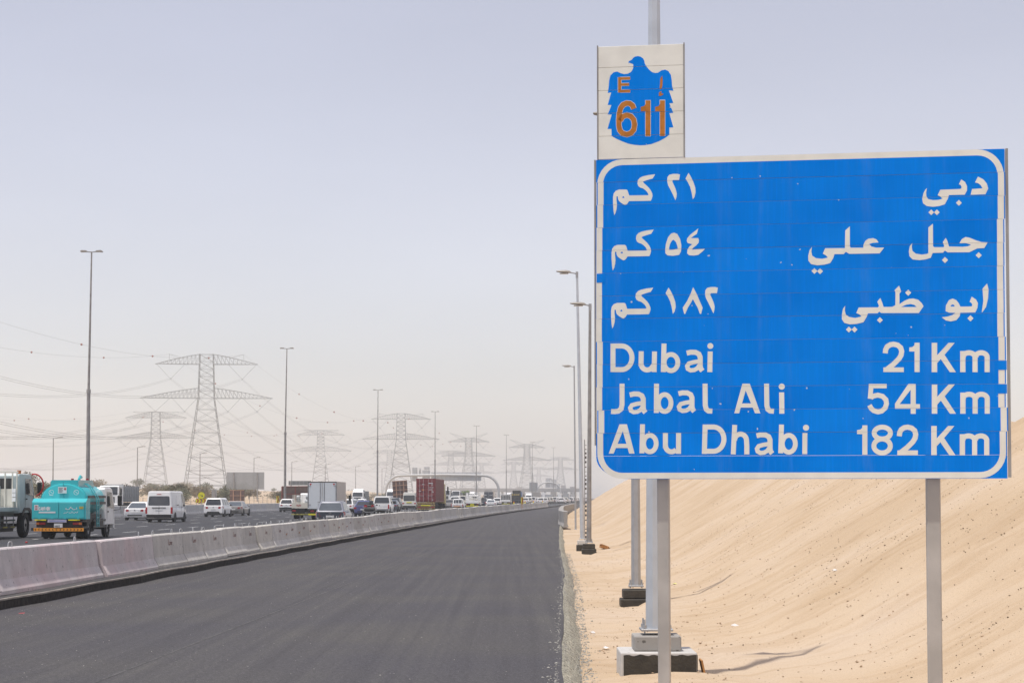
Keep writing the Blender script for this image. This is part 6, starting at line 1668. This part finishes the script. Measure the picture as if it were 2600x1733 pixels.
# minibus ------------------------------------------------------------------
t = vplace('minibus', 1039, 283, 'white minibus with a broad dark rear window, left of the maroon container', 'minibus')
make_car(t, mat('warm_white_paint', (.76, .75, .68), .4, var=.03), 6.6, 2.05, 2.55, 'van', .45, lights='small', wr=.38, plate_=False, badge=False)
pane('rear_window', [(-.86, -.01, 1.40), (.86, -.01, 1.40), (.84, .02, 2.12), (-.84, .02, 2.12)], (0, -1, 0), glass, t, .12)
MB().box(-.40, .40, -.03, -.0, .98, 1.12).build('yellow_plate', yellow, t); MB().box(-.36, .36, -.04, -.031, .93, .975).build('dark_strip', black, t)
for k in range(5): MB().box(1.015, 1.022, .5 + k * 1.0, 1.3 + k * 1.0, 1.35, 1.95).build('side_window', glass, t)

# queue beyond the container ----------------------------------------------
t = vplace('small_pickup', 1160.5, 270, 'small white pickup with window bars and red lettering on its tailgate', 'pickup')
make_car(t, white, 4.9, 1.72, 1.58, 'pickup', .56, lights='tall', wr=.34, plate_=False)
t2 = MB()
for k in range(4): t2.box(-.60 + k * .4 - .02, -.60 + k * .4 + .02, .35, .39, .9, 1.62)
t2.box(-.66, .66, .35, .39, 1.58, 1.63); t2.build('window_bars', white, t)
for k, ch in enumerate(('T', 'O', 'Y', 'O', 'T', 'A')): write(t, ch, -.46 + k * .155, -.012, .60, .10, redp, .9, 1.2, .22)
MB().box(-.45, .45, -.016, -.0, .47, .54).build('reflective_tape', orangey, t)
def cage_truck(px, Y, label, hh=2.5, w=1.02, dark=False, paint=white, Ln=4.2):
    t = vplace('cage_truck', px, Y, label, 'truck')
    MB().box(-w, w, 0, Ln, .90, 1.0).build('deck', paint, t); MB().box(-w, w, -.03, 0, .88, 1.28).build('tailgate', paint, t)
    mb = MB()
    for q in (0, 1):
        y = 0 if q == 0 else Ln - .06
        for i in range(7): mb.box(-w + i * (2 * w - .05) / 6, -w + .05 + i * (2 * w - .05) / 6, y, y + .05, 1.28, hh)
        for k in range(4): mb.box(-w, w, y, y + .05, 1.28 + (hh - 1.33) * k / 3, 1.33 + (hh - 1.33) * k / 3)
    for s_ in (-1, 1):
        for i in range(8): mb.box(min(s_ * w, s_ * (w - .05)), max(s_ * w, s_ * (w - .05)), i * Ln / 8, i * Ln / 8 + .05, 1.0, hh)
        for k in range(5): mb.box(min(s_ * w, s_ * (w - .05)), max(s_ * w, s_ * (w - .05)), 0, Ln, 1.1 + (hh - 1.15) * k / 4, 1.15 + (hh - 1.15) * k / 4)
    mb.build('cage', paint, t)['kind'] = 'stuff'
    if dark: MB().box(-w + .1, w - .1, .3, Ln - .3, 1.0, hh - .25).build('load', black, t, bevel=.1)
    else:
        MB().box(-.5, .1, .5, 1.2, 1.0, 1.8).build('load', cream, t, bevel=.05); MB().box(.2, .8, .6, 1.3, 1.0, 1.6).build('load', silver, t, bevel=.05)
    MB().box(-w * .95, w * .95, -.02, .04, .40, .52).build('reflective_tape', yellow, t); MB().box(-.9, .9, .05, .1, .52, .86).build('rear_panel', black, t)
    MB().box(-.3, .3, -.01, .045, .58, .78).build('number_plate', yellow if not dark else plate, t)
    for s_ in (-1, 1): MB().box(s_ * .8 - .12, s_ * .8 + .12, .0, .048, .64, .76).build('tail_light', redl, t)
    chassis(t, .05, Ln + 1.3, .55, .86); axle(t, 1.1, w - .04, .38, .2, True); axle(t, Ln + .5, w - .04, .38, .2)
    truck_cab(t, Ln + .1, 1.5, w - .02, .6, 2.2, paint, sleeper=.3, doorline=False)
cage_truck(1199, 297, 'white cage-sided truck with an open rear frame, right of the small pickup', 2.55)
cage_truck(1283, 400, 'white cage-sided truck with dark gaps in three rows, right of the white coupe', 2.6, dark=True)
t = vplace('dark_box_truck', 1240.5, 436, 'small truck with a black box body and white lettering on its doors', 'truck')
MB().box(-1.05, 1.05, 0, 4.4, .95, 3.1).build('cargo_box', silver, t)
for s_ in (-1, 1):
    dr = MB().box(min(s_ * .03, s_ * 1.0), max(s_ * .03, s_ * 1.0), -.02, -.002, 1.0, 3.03).build('rear_door', darkcar, t)
write(t, 'DUHA', -.92, -.026, 2.25, .2, lw, .85, 1.3, .22); script(t, [[(.90, 2.5), (.84, 2.25), (.7, 2.27), (.6, 2.4)], [(.52, 2.42), (.42, 2.25), (.28, 2.27), (.2, 2.4)]], -.026, lw, .06)
MB().box(-.85, -.2, -.027, -.021, 1.60, 1.66).build('text_line', lw, t)
chassis(t, .1, 5.6, .55, .9); axle(t, 1.2, 1.0, .42, .2, True); axle(t, 5.0, 1.0, .42, .2); truck_cab(t, 4.5, 1.5, 1.0, .6, 2.3, white, sleeper=.3, doorline=False)
t = vplace('white_coupe', 1245.5, 342, 'white rounded saloon car at the barrier in front of the black box truck', 'car'); make_car(t, white, 4.7, 1.82, 1.42, 'sedan', glassm=glass_l, lights='small')
t = vplace('white_saloon', 1238, 372, 'white car overlapping the rounded white saloon from behind', 'car'); make_car(t, white, 4.7, 1.82, 1.50, 'sedan', glassm=glass_l)
t = vplace('white_minivan', 1155, 318, 'white minivan with dark rear window above the small pickup', 'van'); make_car(t, white, 4.9, 1.85, 1.98, 'mpv', .55, lights='tall')
t = vplace('cream_pickup', 1172, 352, 'cream coloured vehicle between the white minivan and the white cage truck', 'van'); make_car(t, cream, 4.8, 1.85, 2.15, 'mpv', .55, lights='tall')
t = vplace('silver_car', 1139, 300, 'silver car squeezed behind the right edge of the container lorry', 'car'); make_car(t, silver, 4.6, 1.8, 1.5, 'sedan')
t = vplace('black_pickup', 1224, 352, 'dark off-roader between the white cage truck and the black box truck', 'car'); make_car(t, darkcar, 4.8, 1.9, 1.75, 'suv', .6)
t = vplace('white_jeep', 1262, 398, 'white car half hidden by the second cage truck', 'car'); make_car(t, white, 4.6, 1.85, 1.7, 'suv', .6)
t = vplace('machinery_lorry', 1310.5, 455, 'dark lorry loaded with machinery and yellow rear lamps, blue on its right side', 'lorry')
MB().box(-1.15, 1.15, 0, 6, .95, 1.3).build('deck', darkcar, t); MB().box(-1.1, 1.1, .1, 5.8, 1.3, 2.75).build('load', mat('dark_machinery', (.06, .06, .055), .7, var=.4, scale=3), t, bevel=.12)
MB().box(-.9, .9, .3, 5.4, 2.75, 3.5).build('load', mat('dark_machinery', (.06, .06, .055)), t, bevel=.1); MB().box(1.11, 1.2, .4, 6, 1.3, 3.1).build('side_sheet', mat('blue_sheet', (.06, .2, .45), .5), t)
for x in (-.85, -.35, .15, .6): MB().cyl((x, .06, 2.45), 'y', .16, .08, 10).build('lamp', mat('lamp_yellow', (.7, .5, .1), .4), t)
chassis(t, .1, 8, .6, .94); axle(t, 1.5, 1.15, .5, .25, True); axle(t, 2.8, 1.15, .5, .25, True); axle(t, 7, 1.15, .5, .25); truck_cab(t, 6.2, 2.0, 1.15, .9, 2.9, darkcar, sleeper=.6, doorline=False)

# oncoming traffic beyond the median ---------------------------------------
def tipper(px, Y, label, tall=3.65, paint=white, bed=mat('grey_tipper_body', (.50, .51, .50), .6, .1, var=.12), Lb=6.2, defl=True, yaw=0, w=1.2, box=None):
    Lt = Lb + 2.5
    t = vplace('tipper_truck', px, Y, label, 'truck', flip=True, L=Lt, yaw=yaw)
    zb0, zt0 = 1.25, 3.15 if box is None else box
    n = 9; mb = MB().prism_y([(-w + .1, zb0), (w - .1, zb0), (w, zt0), (w - .06, zt0), (w - .18, zb0 + .08), (-w + .18, zb0 + .08), (-w + .06, zt0), (-w, zt0)], 0, Lb) if box is None else MB().box(-w, w, 0, Lb, zb0, zt0)
    mb.build('load_body', bed, t)
    me = MB().box(w - .02, w + .07, 0, .12, zb0 + .05, zt0).mesh('body_rib', bed); me2 = MB().box(-w - .07, -w + .02, 0, .12, zb0 + .05, zt0).mesh('body_rib', bed)
    if box is None:
        for k in range(n): put('body_rib', me, t, (0, .1 + k * (Lb - .3) / (n - 1), 0)); put('body_rib', me2, t, (0, .1 + k * (Lb - .3) / (n - 1), 0))
        MB().box(-w, w, -.06, -.002, zb0, zt0).build('tailgate', bed, t); MB().box(-w, w, Lb + .002, Lb + .06, zb0, zt0 + .2).build('headboard', bed, t)
    chassis(t, .2, Lt - .3, .7, 1.2); 
    for y in (1.2, 2.5, Lt - 1.3): axle(t, y, w - .02, .52, .28, y < 3)
    truck_cab(t, Lb + .25, 2.2, w, .9, tall - (.62 if defl else 0), paint, sleeper=.75, deflector=defl, doorline=False)
tipper(908, 402, 'white oncoming tipper truck with a roof deflector and pale grey body', 3.65)
tipper(993, 470, 'white oncoming lorry just left of the tilted brown hoarding', 3.95, box=3.6, bed=white)
tipper(276, 222, 'grey tipper truck with a ribbed body, hidden partly behind the teal tanker cab', 3.2, Lb=7.0, defl=False)
tipper(1157.5, 560, 'white oncoming lorry with dark windscreen above the white minivan', 3.8, defl=False)
tipper(1132, 520, 'white lorry glimpsed beside the right edge of the maroon container', 3.9, defl=False)
tipper(1196.5, 620, 'white oncoming lorry whose roof shows above the first cage truck', 3.7)
tipper(1238, 640, 'tall white oncoming lorry with a grey box above the black box truck', 3.6, box=4.4, bed=silver)
tipper(1290, 700, 'small far oncoming lorry above the second cage truck', 3.6)
tipper(1342, 720, 'small far oncoming lorry right of the machinery lorry', 3.4)
t = vplace('white_jeep', 992, 372, 'white oncoming four wheel drive below the oncoming lorry', 'car', flip=True, L=4.7); make_car(t, white, 4.7, 1.85, 1.85, 'suv', .6)
t = vplace('oncoming_car', 968, 390, 'white oncoming car just above the white pickup roof', 'car', flip=True, L=4.5); make_car(t, white, 4.5, 1.8, 1.6, 'suv', .6)

# dense far queue near the right ------------------------------------------
proto = {}
rn = random.Random(91)
KINDS = [('sedan', white, 4.7, 1.8, 1.46, .62), ('suv', white, 4.6, 1.86, 1.75, .6), ('sedan', silver, 4.7, 1.8, 1.46, .62), ('mpv', white, 4.8, 1.85, 1.95, .56), ('suv', darkcar, 4.6, 1.86, 1.75, .6), ('suv', cream, 4.6, 1.86, 1.8, .6)]
desc = ['white saloon car far off in the queue before the overpass', 'white off-roader far off in the queue before the overpass', 'silver saloon car far off in the queue before the overpass', 'white minivan far off in the queue before the overpass', 'dark off-roader far off in the queue before the overpass', 'cream off-roader far off in the queue before the overpass']
protos = {}
def far_car(k, x, Y):
    if k not in protos:
        t = thing('distant_car', (x, Y, 0), head(Y), desc[k], 'car', 'cars queueing far off near the overpass')
        make_car(t, KINDS[k][1], *KINDS[k][2:5], KINDS[k][0], KINDS[k][5], badge=False)
        remember(t); protos[k] = t
    else:
        t = copy_tree(protos[k]); t.location = (x, Y, 0); t.rotation_euler = (0, 0, head(Y))
    return t
rows = [(-6.9, 480), (-10.8, 468), (-14.6, 462), (-18.5, 455), (-22.4, 470), (-26, 460), (-3.3, 520)]
for u, Y0 in rows:
    Y = Y0 + rn.uniform(8, 22)
    while Y < 900:
        x = Xb(Y) + u
        px = 1300 + x / Y * FPX
        if px > 1318: far_car(rn.choice([0, 0, 1, 1, 2, 3, 4, 5]), x, Y)
        Y += rn.uniform(10, 24)
for i, (px, Y, tall, bx) in enumerate([(1362, 600, 3.4, 3.5), (1378, 700, 3.6, 3.6), (1392, 640, 3.2, None), (1405, 760, 3.6, 4.0), (1418, 820, 3.5, 3.6), (1436, 700, 3.4, 3.2)]):
    t = vplace('distant_truck', px, Y, 'pale truck far off in the queue before the overpass', 'truck', group='trucks queueing far off near the overpass')
    MB().box(-1.15, 1.15, 0, 5.5, .95, bx or 2.8).build('cargo_box', [silver, white, steel][i % 3], t); MB().box(-1.1, 1.1, -.02, .0, .5, .9).build('rear_panel', black, t)
    chassis(t, .1, 6.6, .6, .92); axle(t, 1.4, 1.1, .48, .24, True); axle(t, 6.2, 1.1, .48, .24); truck_cab(t, 5.6, 1.8, 1.12, .8, tall - .4, white, sleeper=.5, doorline=False)
# ---------------------------------------------------------------- dusty air
hz = MB().box(-2950, 3350, -130, 5700, -1.6, 72).build('haze', None)
hm = bpy.data.materials.new('dusty_air'); hm.use_nodes = True; hm.node_tree.nodes.clear()
ho = hm.node_tree.nodes.new('ShaderNodeOutputMaterial'); pv = hm.node_tree.nodes.new('ShaderNodeVolumePrincipled')
pv.inputs['Color'].default_value = (.94, .975, .99, 1)
pv.inputs['Density'].default_value = HAZE_DENSITY
pv.inputs['Anisotropy'].default_value = 0.25
hm.node_tree.links.new(pv.outputs[0], ho.inputs['Volume'])
hz.data.materials.append(hm); hz['kind'] = 'stuff'
